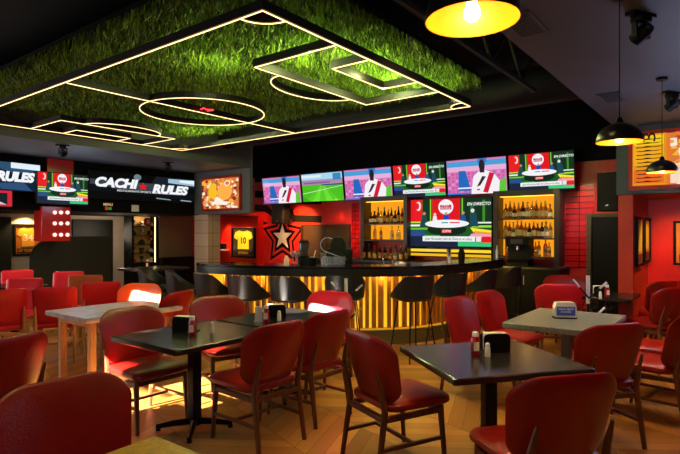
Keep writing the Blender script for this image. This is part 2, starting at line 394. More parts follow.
def strip(name, pts, closed=False, inward=0):
    """black hanging profile with a glowing line under it; pts in room (u,v)"""
    q = [Vector(P(*p)) for p in pts]; n = len(q)
    def off(w, z0, z1):
        mb = MB(); vs = []; fs = []
        for k in range(n):
            a = q[k-1] if (k or closed) else q[k]; b = q[(k+1) % n] if (k < n-1 or closed) else q[k]
            d1 = (q[k]-a); d2 = (b-q[k]); d1 = d1.normalized() if d1.length > 1e-6 else d2.normalized(); d2 = d2.normalized() if d2.length > 1e-6 else d1
            nn = Vector((-(d1.y+d2.y), d1.x+d2.x, 0)).normalized(); c = max(.4, nn.dot(Vector((-d1.y, d1.x, 0)))); nn = nn*(w/c)
            for sgn, z in ((1, z0), (-1, z0), (-1, z1), (1, z1)): p = q[k]+nn*sgn; vs.append((p.x, p.y, z))
        for k in range(n if closed else n-1):
            k2 = (k+1) % n
            for i in range(4): j = (i+1) % 4; fs.append((k*4+i, k*4+j, k2*4+j, k2*4+i))
        if not closed: fs += [(0, 1, 2, 3), ((n-1)*4+3, (n-1)*4+2, (n-1)*4+1, (n-1)*4)]
        mb.add(vs, fs); return mb
    pr = off(.014, .008, .075).build(name, FR, pit, smooth=False)
    off(.0029, 0, .0045).build('led_strip', LED, pr, smooth=False)
uc = (U0+U1)/2; vc = (V0+V1)/2
strip('border_frame', [(U0, V0), (U1, V0), (U1, V1), (U0, V1)], True)
strip('halfway_line', [(U0+.02, vc), (U1-.02, vc)])
strip('centre_circle', [(uc+.74*math.cos(a), vc+.74*math.sin(a)) for a in [2*math.pi*i/40 for i in range(40)]], True)
for s_, ve in ((1, V0), (-1, V1)):
    strip('penalty_box_line', [(uc-.87, ve+s_*.02), (uc-.87, ve+s_*.92), (uc+.87, ve+s_*.92), (uc+.87, ve+s_*.02)])
    strip('goal_box_line', [(uc-.42, ve+s_*.02), (uc-.42, ve+s_*.4), (uc+.42, ve+s_*.4), (uc+.42, ve+s_*.02)])
    strip('penalty_arc', [(uc+.56*math.cos(a), ve+s_*(.93+.36*math.sin(a))) for a in [math.pi*i/16 for i in range(17)]])
    for ue, su in ((U0, 1), (U1, -1)):
        strip('corner_arc', [(ue+su*.22*math.cos(a), ve+s_*.22*math.sin(a)) for a in [math.pi/2*i/6 for i in range(7)]])
NEON = em('#ff2a30', 5)
sp = []
for i in range(11): a = math.pi*i/5+.3; r = .12 if i % 2 == 0 else .05; sp.append(P(uc+r*math.cos(a), vc+r*math.sin(a), .04))
MB().tube(sp[:-1], .008, 6, True).build('neon_star', NEON, pit)
for (u, v) in ((U0+.1, V0+.1), (U1-.1, V0+.1), (U1-.1, V1-.1), (U0+.1, V1-.1), (uc+.4, vc), (uc-.4, vc)):
    MB().tube([P(u, v, .05), P(u, v, .33)], .006, 6).build('hanger', BLKM, pit)
for (u, v, p_) in ((3.6, 3.1, 11), (4.1, 2.8, 6), (4.7, 3.0, 11), (5.35, 2.8, 7), (5.4, 7.1, 5), (5.3, 6.2, 5), (3.3, 4.0, 5)):
    light('pitch_uplight', 'POINT', W(u, v, 3.0), p_*3.2, (.85, 1, .35), .03)

# ------------------------------------------------------------ screens
def poly_pic(parent, w, h, shapes, yf, s=1.0):
    """shapes: (hex, [(x,z)...] in 0..1 picture coordinates), later ones lie nearer"""
    mb = MB(); mats = []; idx = {}
    for k, (c, pts) in enumerate(shapes):
        if c not in idx: idx[c] = len(mats); mats.append(em(c, s))
        mb.mi = idx[c]; mb.polyxz([((p[0]-.5)*w, (p[1]-.5)*h) for p in pts], yf-.0004*(k+1))
    return mb.build('picture', mats, parent, smooth=False)
def rc(x0, x1, z0, z1): return [(x0, z0), (x1, z0), (x1, z1), (x0, z1)]
def el(cx, cz, rx, rz, n=20, a0=0, a1=360): return [(cx+rx*math.cos(R(a0+(a1-a0)*i/n)), cz+rz*math.sin(R(a0+(a1-a0)*i/n))) for i in range(n)]
STUDIO = [('#1c5a24', rc(0,1,0,1)), ('#e81c24', rc(0,.17,.52,1)), ('#ffd8d0', el(.12,.86,.035,.1)), ('#e81c24', el(.105,.86,.025,.07)),
  ('#123420', rc(.18,.27,.45,1)), ('#8ad020', rc(.27,.285,.4,1)), ('#e0161e', rc(.30,.64,.5,1)), ('#183a20', rc(.64,.7,.45,1)), ('#7ad030', rc(.66,.675,.4,1)),
  ('#14301e', rc(.7,1,.42,1)), ('#3c8a28', rc(.9,.93,.5,.95)), ('#2a6c3a', rc(.76,.8,.45,.9)), ('#b8e04c', rc(0,.25,.50,.53)), ('#f0f4f0', rc(0,.2,.43,.47)), ('#68c02c', rc(0,.24,.36,.4)),
  ('#e8f0e0', rc(.78,1,.48,.51)), ('#9adf40', rc(.78,1,.40,.44)), ('#2a4c8c', rc(0,.2,.2,.34)), ('#f8e838', [(.76,.4),(1,.34),(1,.3),(.8,.3)]), ('#f09838', [(.8,.33),(1,.3),(1,.26),(.82,.26)]), ('#f0a0c0', [(.78,.28),(1,.26),(1,.2),(.74,.2)]),
  ('#f4f4f8', el(.47,.83,.092,.155,28)), ('#c82848', rc(.40,.54,.775,.87)), ('#1c48b0', rc(.44,.51,.55,.67)), ('#c89078', el(.475,.69,.018,.03)),
  ('#e8c8b8', el(.335,.68,.018,.03)), ('#f0e8e8', [(.30,.5),(.37,.5),(.355,.65),(.315,.65)]), ('#c08868', el(.2,.70,.02,.035)), ('#1a4a48', [(.14,.42),(.25,.42),(.23,.66),(.17,.66)]),
  ('#c89078', el(.68,.70,.018,.03)), ('#1c50a0', [(.64,.5),(.72,.5),(.7,.66),(.66,.66)]), ('#e0e0e0', el(.79,.74,.022,.04)), ('#1a4858', [(.75,.42),(.86,.42),(.83,.7),(.77,.7)]),
  ('#0c2418', el(.48,.36,.24,.13)), ('#f4f4f6', el(.48,.48,.27,.085,28)), ('#e8304c', rc(.52,.64,.49,.515)), ('#30a0a0', rc(.42,.5,.49,.515)), ('#e81818', rc(.42,.54,.29,.36)),
  ('#18243c', rc(0,1,0,.17)), ('#18243c', rc(0,.3,.12,.22)), ('#38c878', rc(.62,1,.02,.11)), ('#40b850', rc(.2,.4,.22,.245)), ('#f2f2f2', rc(.18,.82,.115,.22)), ('#f4e0e0', rc(.83,.89,.115,.22)), ('#e81828', rc(.9,1,.1,.22))]
def player():
    s = [('#d878b8', rc(0,1,0,1)), ('#48a0d8', rc(0,1,.72,.95)), ('#e8b0d8', rc(0,1,.66,.8))]
    for i in range(14):
        for j in range(6):
            s.append((('#c850a0', '#e890c8', '#b060b8', '#d86090')[(i*3+j*5) % 4], rc(.01+i*.071, .055+i*.071, .06+j*.1, .13+j*.1)))
    s += [('#2068c0', [(.2,.1),(.42,.1),(.34,.68),(.22,.68)]), ('#3878d0', rc(0,.5,0,.05)), ('#3a78c8', rc(.55,.7,.88,1)), ('#60c838', [(.86,0),(1,0),(1,.45),(.88,.3)]),
      ('#f6f0f4', [(.42,0),(.88,0),(.9,.35),(.8,.58),(.68,.66),(.56,.64),(.47,.5)]), ('#d01838', [(.62,.05),(.7,.02),(.82,.56),(.74,.6)]), ('#c01838', rc(.52,.57,.1,.14)),
      ('#281c28', el(.62,.8,.05,.17)), ('#2c2028', rc(.58,.66,.6,.72)), ('#3c2830', [(.52,.2),(.58,.24),(.68,.48),(.62,.5)]), ('#f0f0f8', rc(.2,.48,.16,.2))]
    return s
FIELD = [('#4cc020', rc(0,1,0,1)), ('#a8d8f0', rc(0,1,.74,1)), ('#e0f0f8', rc(.0,.5,.86,.95)), ('#b088a8', rc(0,1,.6,.78)), ('#8060a0', rc(.05,.7,.64,.7)), ('#203c80', rc(.5,1,.56,.6)), ('#3888c0', rc(.78,.97,.74,.97))] + \
  [(('#6ce034', '#58cc28')[i % 2], [(.42+i*.026-.001, .56), (.42+(i+1)*.026, .56), (-.1+(i+1)*.171, 0), (-.1+i*.171, 0)]) for i in range(1, 6)] + \
  [('#d8f8c0', [(.0, .3), (.01, .28), (1, .52), (1, .535)]), ('#3cae18', [(0,0),(.2,0),(.0,.2)])]
def screen(name, c, w, h, rz, tilt, shapes, label, cat='television', group=None, depth=.06, bez=.012, s=1.0, fmat=BLK):
    e = empty(name, c, rz, label, cat, group); e.rotation_euler = (tilt, 0, rz); e.rotation_mode = 'XYZ'
    MB().box(-w/2-bez, w/2+bez, 0, depth, -h/2-bez, h/2+bez).build('casing', fmat, e, smooth=False, bevel=.004)
    p = poly_pic(e, w, h, shapes, -.0005, s)
    return e, p
def studio_text(e, w, h, y=-.0195+.001):
    y = -.018
    T = em('#10182c', 1); Wt = em('#f8f8f8', 1); Rd = em('#e81c24', 1)
    text('Javier Hernández habló de Chivas en un enlace', 'headline', T, e, 0, (.167-.5)*h, y, .105*h*.8, .0003, sx=w/h*.5*.72)
    text('ESPN', 'channel_logo', Wt, e, (-.02)*w, (.325-.5)*h, y, .07*h, .0003, sx=1.2, shear=.25)
    text('FUERA\nDE JUEGO', 'show_logo', Wt, e, -.03*w, (.83-.5)*h, y, .052*h, .0003)
    text('EN DIRECTO', 'caption', em('#ffffff', 1), e, .36*w, (.87-.5)*h, y, .085*h, .0003, shear=.2, off=.001)
# six screens over the bar
edges = [262.6, 301.5, 344, 393, 446.3, 508, 575.5]
tops = [178.5, 175, 170.5, 166, 161, 155.5, 149.5]; bots = [204.5, 202.5, 200.5, 198.5, 196, 192.5, 188.5]
kinds = ['p', 'f', 'p', 's', 'p', 's']
names = ['player in white shirt against pink seats, leftmost in the row above the bar', 'empty green pitch under a pale sky, in the row above the bar',
  'player in white shirt, right of the green pitch picture above the bar', 'studio talk show, middle of the row above the bar',
  'player in white shirt, second from the right above the bar', 'studio talk show, rightmost in the row above the bar']
Ut = 9.15
for i in range(6):
    px0, px1 = edges[i]+.4, edges[i+1]-.6
    v0 = onU(px0, 0, Ut)[0]; v1 = onU(px1, 0, Ut)[0]; pm = (px0+px1)/2
    zt = onU(pm, (tops[i]+tops[i+1])/2, Ut)[1]; zb = onU(pm, (bots[i]+bots[i+1])/2, Ut)[1]
    w = v0-v1; h = (zt-zb)
    e, p = screen('wall_television', W(Ut, (v0+v1)/2, (zt+zb)/2), w-.03, h-.02, RB, R(8), {'p': player(), 'f': FIELD, 's': STUDIO}[kinds[i]],
        'television showing '+names[i], 'television', 'televisions in a row above the bar', s=1.0)
    if kinds[i] == 's': studio_text(p, w-.03, h-.02)
    MB().box(-.12, .12, .06, Ub-Ut-.05, -.1, .1).build('wall_bracket', BLKM, e)
# television between the bottle shelves
c, w, h = rect_onU(409.5, 198.5, 491.5, 247, Ut+.15)
e, p = screen('wall_television', c, w, h, RB, 0, STUDIO, 'large television showing a studio talk show between the two bottle cabinets', 'television', s=1.0)
studio_text(p, w, h)
MB().box(-.2, .2, .06, .2, -.15, .15).build('wall_bracket', BLKM, e)
c, w, h = rect_onU(409, 249, 492, 257, Ut+.15)
e = empty('led_ticker', c, RB, 'narrow display strip with two glowing yellow bands below the large television', 'display')
MB().box(-w/2, w/2, 0, .05, -h/2, h/2).build('casing', BLK, e); 
poly_pic(e, w, h, [('#2a1c10', rc(0,1,0,1)), ('#f0b818', rc(.01,.99,.05,.38)), ('#ffd838', rc(.01,.99,.6,.95))], -.001)
# screens on the left fascia (faces -V)
NIGHT = [('#040608', rc(0,1,0,1)), ('#080e14', [(0,.3),(1,.1),(1,.4),(0,.6)]), ('#141e28', [(.55,.7),(1,.62),(1,1),(.6,1)]), ('#9ec0d8', [(.72,.78),(1,.72),(1,.97),(.72,.95)]), ('#e8f4fc', [(.84,.84),(1,.8),(1,.95),(.84,.93)]),
   ('#6a8088', el(.42,.9,.035,.12)), ('#8ca0ac', [(.6,.1),(.75,.06),(.74,.1),(.6,.14)]), ('#a0b0bc', [(.85,.06),(.97,.04),(.96,.08),(.85,.1)])]
Vs = Vf-.12
def cachi(p, w, h, y=-.006, full=True):
    Wh = em('#f4f6fa', 1.0); G = em('#202428', 1.0)
    if full:
        MB().polyxz([(-.49*w,.21*h),(.02*w,.19*h),(.12*w,.2*h),(.41*w,.02*h),(.41*w,-.2*h),(.3*w,-.22*h),(-.3*w,-.1*h),(-.36*w,.0*h),(-.49*w,.02*h)], -.0058).build('logo_backing', em('#3a4048', 1), p, smooth=False)
        text('CACHI', 'logo_lettering', Wh, p, -.275*w, .10*h, y-.002, .46*h, .001, sx=1.2, shear=.25, off=.014)
        text('RULES', 'logo_lettering', Wh, p, .235*w, -.02*h, y-.002, .46*h, .001, sx=1.3, shear=.25, off=.014)
        text('RESTAURANTE SPORTS BAR & GRILL', 'logo_tagline', Wh, p, -.02*w, -.17*h, y-.002, .1*h, .0005, sx=1.4)
        st = []
        for i in range(10): a = math.pi/2+math.pi*i/5; r = .17*h if i % 2 == 0 else .07*h; st.append((-.03*w+r*math.cos(a)*1.3, .04*h+r*math.sin(a)))
        MB().polyxz(st, -.008).build('logo_star', em('#e01c20', 1), p, smooth=False)
c, w, h = rect_onV(88, 177, 193, 202.5, Vs)
u0 = onV(88.5, 0, Vs)[0]; u1 = Uf-.12
z1_ = onV(193, 180, Vs)[1]; z0_ = onV(193, 203, Vs)[1]
w = u1-u0; h = z1_-z0_
e, p = screen('led_wall_screen', W((u0+u1)/2, Vs, (z0_+z1_)/2), w, h, RL, 0, NIGHT, 'long dark display with white sports bar logo and red star, left wall', 'display', s=1.0)
cachi(p, w, h)
MB().box(-w*.3, w*.3, .06, .12, -.2, .2).build('wall_bracket', BLKM, e)
# mid television
c, w, h = rect_onV(37, 172.5, 88, 205, Vs-.25)
h *= .93
e, p = screen('wall_television', c, w, h, RL+R(3), 0, STUDIO, 'television showing a studio talk show over the red dotted column', 'television')
studio_text(p, w, h)
MB().box(-.2, .2, .06, .3, -.1, .1).build('wall_bracket', BLKM, e)
# left display
uu1 = onV(40, 0, Vs)[0]; zt = onV(40, 165, Vs)[1]; zb = onV(38, 192, Vs)[1]; w = 2.6; h = zt-zb
LEFTP = [('#04080c', rc(0,1,0,1)), ('#102438', [(.7,0),(1,0),(1,1),(.66,1)]), ('#2c5070', [(.76,.75),(.85,.6),(1,.8),(1,1),(.72,1)]), ('#e4f2fc', [(.82,.8),(1,.78),(1,.98),(.82,1)]), ('#2c5078', [(.76,.05),(.95,.02),(.9,.3),(.75,.25)]), ('#0a1828', rc(.66,1,.35,.6))]
e, p = screen('led_wall_screen', W(uu1-w/2, Vs, (zt+zb)/2), w, h, RL, 0, LEFTP, 'blue dark display with white lettering at the left edge of the picture', 'display')
text('RULES', 'logo_lettering', em('#f4f6fa', 1), p, w*.345, -.02*h, -.006, .44*h, .001, sx=.98, shear=.2, off=.014)
st = [( w*.215+(.15*h if i % 2 == 0 else .06*h)*math.cos(math.pi/2+math.pi*i/5), .02*h+(.15*h if i % 2 == 0 else .06*h)*math.sin(math.pi/2+math.pi*i/5)) for i in range(10)]
MB().polyxz(st, -.006).build('logo_star', em('#f07020', 1), p, smooth=False)
MB().box(-.5, .5, .06, .12, -.2, .2).build('wall_bracket', BLKM, e)
uu1 = onV(12, 0, Vs)[0]; zt = onV(12, 191, Vs)[1]; zb = onV(12, 206.5, Vs)[1]; w = .7; h = zt-zb
e, p = screen('wall_television', W(uu1-w/2, Vs, (zt+zb)/2), w, h, RL, 0, [('#d8283c', rc(0,1,0,1)), ('#2c48b0', rc(0,.6,.85,1)), ('#182028', rc(0,.9,.12,.85)), ('#c8d0d4', [(.2,.12),(.88,.12),(.45,.62),(.3,.5)]), ('#e8e8e8', el(.4,.65,.12,.1))],
   'small red bordered screen at the left edge below the blue display', 'television')
MB().box(-.1, .1, .06, .12, -.1, .1).build('wall_bracket', BLKM, e)

# ------------------------------------------------------------ left area under and behind the fascia
vv = Vf-.05
u0, zt = onV(41, 212, vv); u1, _ = onV(70, 212, vv); _, zb = onV(70, 241, vv)
e = empty('red_column', W((u0+u1)/2, Vf, 0), RL, 'glossy red column with nine round white lamps, left side', 'column')
w = u1-u0
MB().box(-w/2, w/2, -.08, .25, zb, 2.0).build('column_body', mat('gloss_red_panel', '#b00810', .3, coat=.5), e, bevel=.01)
DOT = em('#ffd0c8', 1.6)
for px in (54.5, 60.7, 67.2):
    for py in (212.5, 223.4, 234.8):
        u, z = onV(px, py, Vf-.08)
        lm = MB(); lm.M = Matrix.Translation((u-(u0+u1)/2, -.09, z)) @ Matrix.Rotation(R(90), 4, 'X'); lm.lathe([(.035, 0), (.035, .01), (.028, .02)], 16); lm.build('round_lamp', DOT, e)
# red upper part of the column behind the television
ua, _ = onV(46, 160, Vf); ub_, _ = onV(72, 160, Vf)
tag(uvobj(MB().box(ua, ub_, Vf-.06, Vf, 2.5, 2.87), 'column_header', MC['gloss_red_panel'], smooth=False), 'dark red panel just above the television on the left wall', 'panel')
# curved black partition
poly = []
for i in range(13): a = math.pi/2*i/12; poly.append((-.62+.5-.5*math.sin(a)*1.0, 1.02+.42*math.cos(a)*1.0))
pts = [(.9, 0), (.9, 1.44)]+[(-.12-.5*math.sin(math.pi/2*i/12), 1.0+.44*math.cos(math.pi/2*i/12)) for i in range(13)]+[(-.62, 0)]
uP = onV(60, 0, 10.4)[0]
e = empty('curved_partition', W(uP+.12, 10.4, 0), RL, 'black partition with a curved upper corner below the red column', 'partition')
MB().polyxz(pts, 0, .12).build('partition_panel', mat('black_green_panel', '#0c1412', .5), e)
# big black panel on the cream wall
def wallbox(name, px0, py0, px1, py1, V, th, m, label, cat, **k):
    u0, zt = onV(px0, py0, V); u1, _ = onV(px1, py0, V); zb = onV((px0+px1)/2, py1, V)[1]; zt = onV((px0+px1)/2, py0, V)[1]
    return tag(uvobj(MB().box(u0, u1, V-th, V-.002, max(zb, .0), zt), name, m, smooth=False, bevel=.004, **k), label, cat)
wallbox('wall_panel', 72, 220, 112, 300, Vl, .05, mat('black_green_panel', '#0c1412', .5), 'large black panel on the cream wall beside the red column', 'panel')
wallbox('wall_panel', -30, 217, 10.5, 300, Vl, .05, MC['black_green_panel'], 'black panel on the cream wall at the left picture edge', 'panel')
# cream wall wash lamp above jersey
def jersey(px0, py0, px1, py1, plane, pos, num, cap, label, col1, col2, s, rz):
    c, w, h = (rect_onV if plane == 'V' else rect_onU)(px0, py0, px1, py1, pos-.06)
    e = empty('framed_jersey', c, rz, label, 'framed jersey')
    f = MB(); b = .05
    f.box(-w/2, w/2, 0, .055, h/2-b, h/2).box(-w/2, w/2, 0, .055, -h/2, -h/2+b).box(-w/2, -w/2+b, 0, .055, -h/2+b, h/2-b).box(w/2-b, w/2, 0, .055, -h/2+b, h/2-b)
    f.build('frame', BLK, e, bevel=.004)
    MB().box(-w/2+b, w/2-b, .035, .05, -h/2+b, h/2-b).build('backing', mat('jersey_mount_'+num, col2, .7), e)
    W_, H_ = w-2*b, h-2*b; z0 = -H_*.22
    sh = [(-.26,-.24),(.26,-.24),(.25,.2),(.30,.12),(.44,.2),(.38,.4),(.18,.47),(.08,.43),(-.08,.43),(-.18,.47),(-.38,.4),(-.44,.2),(-.30,.12),(-.25,.2)]
    MB().polyxz([(a*W_, q*H_*.98) for a, q in sh], .02, .012).build('jersey', mat('jersey_cloth_'+num, col1, .8, bump=.2, bscale=40), e, smooth=False)
    text(num, 'number', mat('jersey_number_'+num, s, .7), e, 0, .07*H_, .017, H_*.34, .002, off=.004)
    MB().box(-W_*.42, W_*.42, .02, .034, -H_*.47, -H_*.3).build('plaque', mat('plaque_black', '#14100c', .5), e)
    text(cap, 'caption', mat('plaque_gold', '#c8882c', .6), e, 0, -H_*.385, .017, H_*.13, .001, off=.002)
    return e
jersey(13.5, 224, 43, 256, 'V', Vl, '34', 'GP TOBIMA', 'framed orange jersey with number 34 on the cream wall', '#f4a828', '#b8680c', '#f8e8c8', RL)
jersey(231, 227.5, 254.5, 258, 'U', Ur, '10', 'LEYENDA', 'framed yellow jersey with number 10 on the red wall', '#f0bc18', '#4c3c20', '#1c2030', RB)
cw, _, _ = rect_onV(28, 212, 29, 213, Vl-.2)
cw.z = 1.88; light('picture_light', 'SPOT', cw, 40, (1, .62, .25), .04, aim=cw+W(0, .16, -.5), spot=120)
c, w, h = rect_onU(210, 238, 229, 250, Ur)
e = empty('wall_niche_shelf', c, RB, 'small white shelf with a black box in the red recess beside the framed jersey', 'shelf')
MB().box(-w/2, w/2, -.18, -.001, -h/2, -h/2+.03).build('shelf_board', WHITE, e); MB().box(-w/2, -w/2+.02, -.12, -.001, -h/2+.031, h/2).build('side_board', mat('niche_red', '#a01008', .5), e)
MB().box(-.08, w/2-.06, -.16, -.03, -h/2+.031, -h/2+.18).build('storage_box', BLK, e, bevel=.004)
# glass display cabinet with trophies and caps
c, w, h = rect_onV(135, 213, 156, 272, 11.2)
e = empty('display_cabinet', Vector((c.x, c.y, 0)), RL, 'tall lit cabinet full of sports souvenirs at the left back', 'cabinet')
MB().box(-w/2-.05, w/2+.05, .3, .34, 0, 1.9).build('back_panel', mat('cabinet_back', '#c8a060', .6), e)
MB().box(-w/2-.08, -w/2-.03, 0, .34, 0, 1.9).box(w/2+.03, w/2+.08, 0, .34, 0, 1.9).build('side_panel', BLK, e)
MB().box(-w/2-.03, w/2+.03, .02, .3, 0, .8).build('base', BLK, e)
for k in range(4): MB().box(-w/2-.03, w/2+.03, .02, .3, 1.02+k*.21, 1.03+k*.21).build('shelf', BLKM, e)
MB().box(w/2-.03, w/2-.01, .0, .02, .8, 1.88).build('light_strip', em('#ffe0a0', 2.5), e)
light('cabinet_light', 'POINT', Vector((c.x, c.y, 1.8))+W(0, .1, 0), 3, (1, .75, .4), .05)
cols = ['#a83020', '#2c3c50', '#c8b8a0', '#5c2c20', '#38502c', '#88807c', '#b07a40', '#303030']
n = 0
for k in range(5):
    for j in range(3):
        x = -w/2+.05+j*(w-.1)/2; zz = .8+(k*.21 if k == 0 else .02+k*.21+.01-.0)
        zz = .8 if k == 0 else 1.03+(k-1)*.21
        mb = MB(); kind = (k+j) % 3
        if kind == 0: mb.lathe([(.06, 0), (.075, .02), (.07, .06), (.04, .1), (.005, .115)], 14)
        elif kind == 1: mb.lathe([(.035, 0), (.012, .03), (.012, .06), (.045, .1), (.05, .15), (.045, .15)], 14)
        else: mb.lathe([(.06, 0), (.06, .005), (.05, .05), (.06, .1), (.03, .12)], 14)
        o = mb.build(('baseball_cap', 'trophy', 'clay_pot')[kind], mat('souvenir_%d' % n, cols[n % 8], .5))
        o.location = Vector((c.x, c.y, 0)) + (W(x, .16, zz)); n += 1
        tag(o, ('small rounded cap', 'small stemmed cup', 'small squat pot')[kind]+' in the lit souvenir cabinet', 'souvenir', 'souvenirs in the lit cabinet')
u_ = onV(146, 0, 11.2)[0]
sg = empty('round_sign', W(u_, 11.15, onV(146, 222, 11.2)[1]), RL, 'small round red sign on the souvenir cabinet', 'sign')
lm = MB(); lm.M = Matrix.Rotation(R(90), 4, 'X'); lm.lathe([(.1, 0), (.1, .03)], 24); lm.build('disc', mat('sign_red', '#902018', .5), sg)
MB().polyxz(el(0, 0, .05, .05), -.034).build('disc_centre', mat('sign_cream', '#d8c0a0', .5), sg)
# dark glass opening with smoked mirror
wallbox('smoked_mirror', 158, 216, 192, 257, Vl-.5, .05, mat('smoked_mirror', '#8c8272', .35, .2), 'smoked grey mirror panel left of the pale tiled pillar', 'mirror')
wallbox('sideboard', 156, 257, 190, 300, Vl-.6, .3, BLK, 'black low sideboard under the smoked mirror', 'sideboard')
c, w, h = rect_onV(132, 205, 139, 211.5, Vf-.03)
e = empty('wall_speaker', c, RL, 'small white speaker on black fascia above the souvenir cabinet', 'speaker')
MB().box(-w/2, w/2, 0, .03, -h/2, h/2).build('housing', WHITE, e, bevel=.005)
# exit sign style lit letters at (104,205)
c, w, h = rect_onV(103, 202.5, 113, 211, Vf-.05)
e = empty('lit_sign', c, RL, 'small lit menu sign with green mark below the long display', 'sign')
MB().box(-w/2, w/2, .0, .03, -h/2, h/2).build('panel', BLK, e)
text('MENU', 'lettering', em('#d8a868', .9), e, 0, h*.25, -.003, h*.42, .001, off=.002)
MB().quadxz(-w*.3, -w*.05, -h*.4, 0, -.004).build('red_patch', em('#b83c20', .9), e); MB().quadxz(0, w*.35, -h*.35, -.05*h, -.004).build('green_patch', em('#3c8c30', .9), e)
# chair-level clutter: distant bar table at left
def spotfix(px, py, ceil, label):
    Y = (ceil-H)*F/(HY-py); p = at(px, Y, ceil)
    e = empty('moving_head_light', p, .4, label, 'stage light'); e.scale = (.62,)*3
    MB().box(-.16, .16, -.05, .05, -.03, 0).build('mounting_bar', BLKM, e)
    MB().box(-.07, .07, -.07, .07, -.09, -.03).build('base', BLK, e, bevel=.01)
    MB().box(-.1, -.075, -.03, .03, -.24, -.09).box(.075, .1, -.03, .03, -.24, -.09).box(-.1, .1, -.03, .03, -.1, -.08).build('yoke', BLK, e, bevel=.005)
    m = MB(); m.M = Matrix.Translation((0, -.0, -.2)) @ Matrix.Rotation(R(62), 4, 'X'); m.lathe([(.03, -.1), (.07, -.08), (.072, .05), (.055, .1)], 18); m.build('head', BLK, e)
    m = MB(); m.M = Matrix.Translation((0, -.0, -.2)) @ Matrix.Rotation(R(62), 4, 'X'); m.lathe([(.05, .1), (.045, .112), (.02, .115)], 18); m.build('lens', mat('lens_blue', '#203848', .1), e)
spotfix(63, 145, ZC, 'black moving head stage light over the blue display, left soffit')
spotfix(168, 162.5, ZC, 'black moving head stage light near the corner of left soffit')
spotfix(641, 14, ZC, 'black moving head stage light near the top of right soffit')
spotfix(672, 92, ZC, 'black moving head stage light above the right lightbox')
def vent(px, py, label, w=.5, d=.22):
    Y = (ZC-H)*F/(HY-py); p = at(px, Y, ZC); e = empty('ceiling_vent', p, TH, label, 'vent')
    f = MB(); f.box(-w/2, w/2, -d/2, -d/2+.02, -.012, 0).box(-w/2, w/2, d/2-.02, d/2, -.012, 0).box(-w/2, -w/2+.02, -d/2, d/2, -.012, 0).box(w/2-.02, w/2, -d/2, d/2, -.012, 0)
    f.build('frame', mat('vent_grey', '#48484c', .5), e)
    MB().box(-w/2+.02, w/2-.02, -d/2+.02, d/2-.02, -.002, 0).build('void', BLK, e)
    for k in range(9): 
        x = -w/2+.05+k*(w-.1)/8; MB().box(x-.008, x+.008, -d/2+.02, d/2-.02, -.012, -.002).build('louvre', MC['vent_grey'], e)
vent(612, 97, 'slotted air vent in the right soffit near the hanging dome lamp', .42, .2); vent(524, 24, 'slotted air vent in the right soffit near the top edge', .42, .2)

# lightboxes
def lightbox(c, w, h, rz, label, shapes, s=1.0):
    e = empty('lightbox_picture', c, rz, label, 'lightbox')
    b = .05; f = MB(); f.box(-w/2, w/2, -.05, 0, h/2-b, h/2).box(-w/2, w/2, -.05, 0, -h/2, -h/2+b).box(-w/2, -w/2+b, -.05, 0, -h/2+b, h/2-b).box(w/2-b, w/2, -.05, 0, -h/2+b, h/2-b)
    f.build('frame', mat('lightbox_red_frame', '#a8180c', .4), e, bevel=.005)
    MB().box(-w/2+b, w/2-b, -.01, 0, -h/2+b, h/2-b).build('back_panel', BLK, e)
    poly_pic(e, w-2*b, h-2*b, shapes, -.0115, s); return e
def collage(seed):
    rr = random.Random(seed); s = [('#d87838', rc(0,1,0,1))]
    pal = ['#f0c8a0', '#c85020', '#f8e8c8', '#e8a060', '#902810', '#f8b030', '#ffe8d0', '#b86038', '#e87830']
    for _ in range(150):
        x, z = rr.random(), rr.random(); r = rr.uniform(.02, .08)
        n = rr.choice([3, 4, 5, 6]); a0 = rr.random()*6
        s.append((rr.choice(pal), [(min(1, max(0, x+r*math.cos(a0+6.283*i/n))), min(1, max(0, z+1.3*r*math.sin(a0+6.283*i/n)))) for i in range(n)]))
    return s
s = collage(2)+[('#f8c020', [(.2,.35),(.42,.35),(.42,.7),(.36,.85),(.26,.85),(.2,.7)]), ('#c87838', el(.31,.9,.04,.06)), ('#ffb048', el(.65,.55,.2,.28)), ('#fff0dc', [(.3,.15),(.45,.42),(.55,.25),(.8,.2),(.7,.1)]), ('#ffe8c8', el(.72,.82,.08,.1)), ('#e87030', el(.72,.82,.05,.06))]
c, w, h = rect_onU(201.5, 175.5, 243.5, 211.5, Uf-.02)
h = .76; w *= .93
lightbox(c, w, h, RB, 'lit picture collage with a yellow shirted figure, left grey fascia', s)
s = [('#e87828', rc(0,1,0,1))]
ca = collage(5); s += [(c_, [(.30+.7*x, z) for x, z in p]) for c_, p in ca]
s += [('#e0941c', rc(0,.27,0,1)), ('#f4c820', rc(.01,.25,.78,.97)), ('#f0a820', rc(.01,.25,.4,.76)), ('#e86c20', rc(.01,.25,.04,.3))]
for k in range(12): zz = .06+k*.075; s.append(('#301408', [(.03+.01*(k % 3), zz), (.2+.02*(k % 2), zz+.004), (.24, zz+.024), (.16, zz+.016), (.12, zz+.034), (.08, zz+.016), (.03, zz+.02)]))
s += [('#ffe8c8', el(.52,.55,.15,.35)), ('#f09858', el(.53,.55,.1,.24)), ('#fff4e4', el(.52,.6,.05,.12)), ('#f8d8c0', rc(.3,.4,.02,.2)), ('#fffaf0', el(.6,.8,.08,.12))]
v0 = onU(629, 0, Uf-.02)[0]; v1 = v0-1.45; zt = onU(629, 133, Uf-.02)[1]; zb = onU(629, 190.5, Uf-.02)[1]
e = lightbox(W(Uf-.02, (v0+v1)/2, (zt+zb)/2), v0-v1, zt-zb, RB, 'lit orange mural with yellow poster lettering on the right grey fascia', s)
text('3', 'big_numeral', em('#301808', .8), e, -.725+.24, .28, -.078, .2, .001, sx=1.6, rot=R(90))

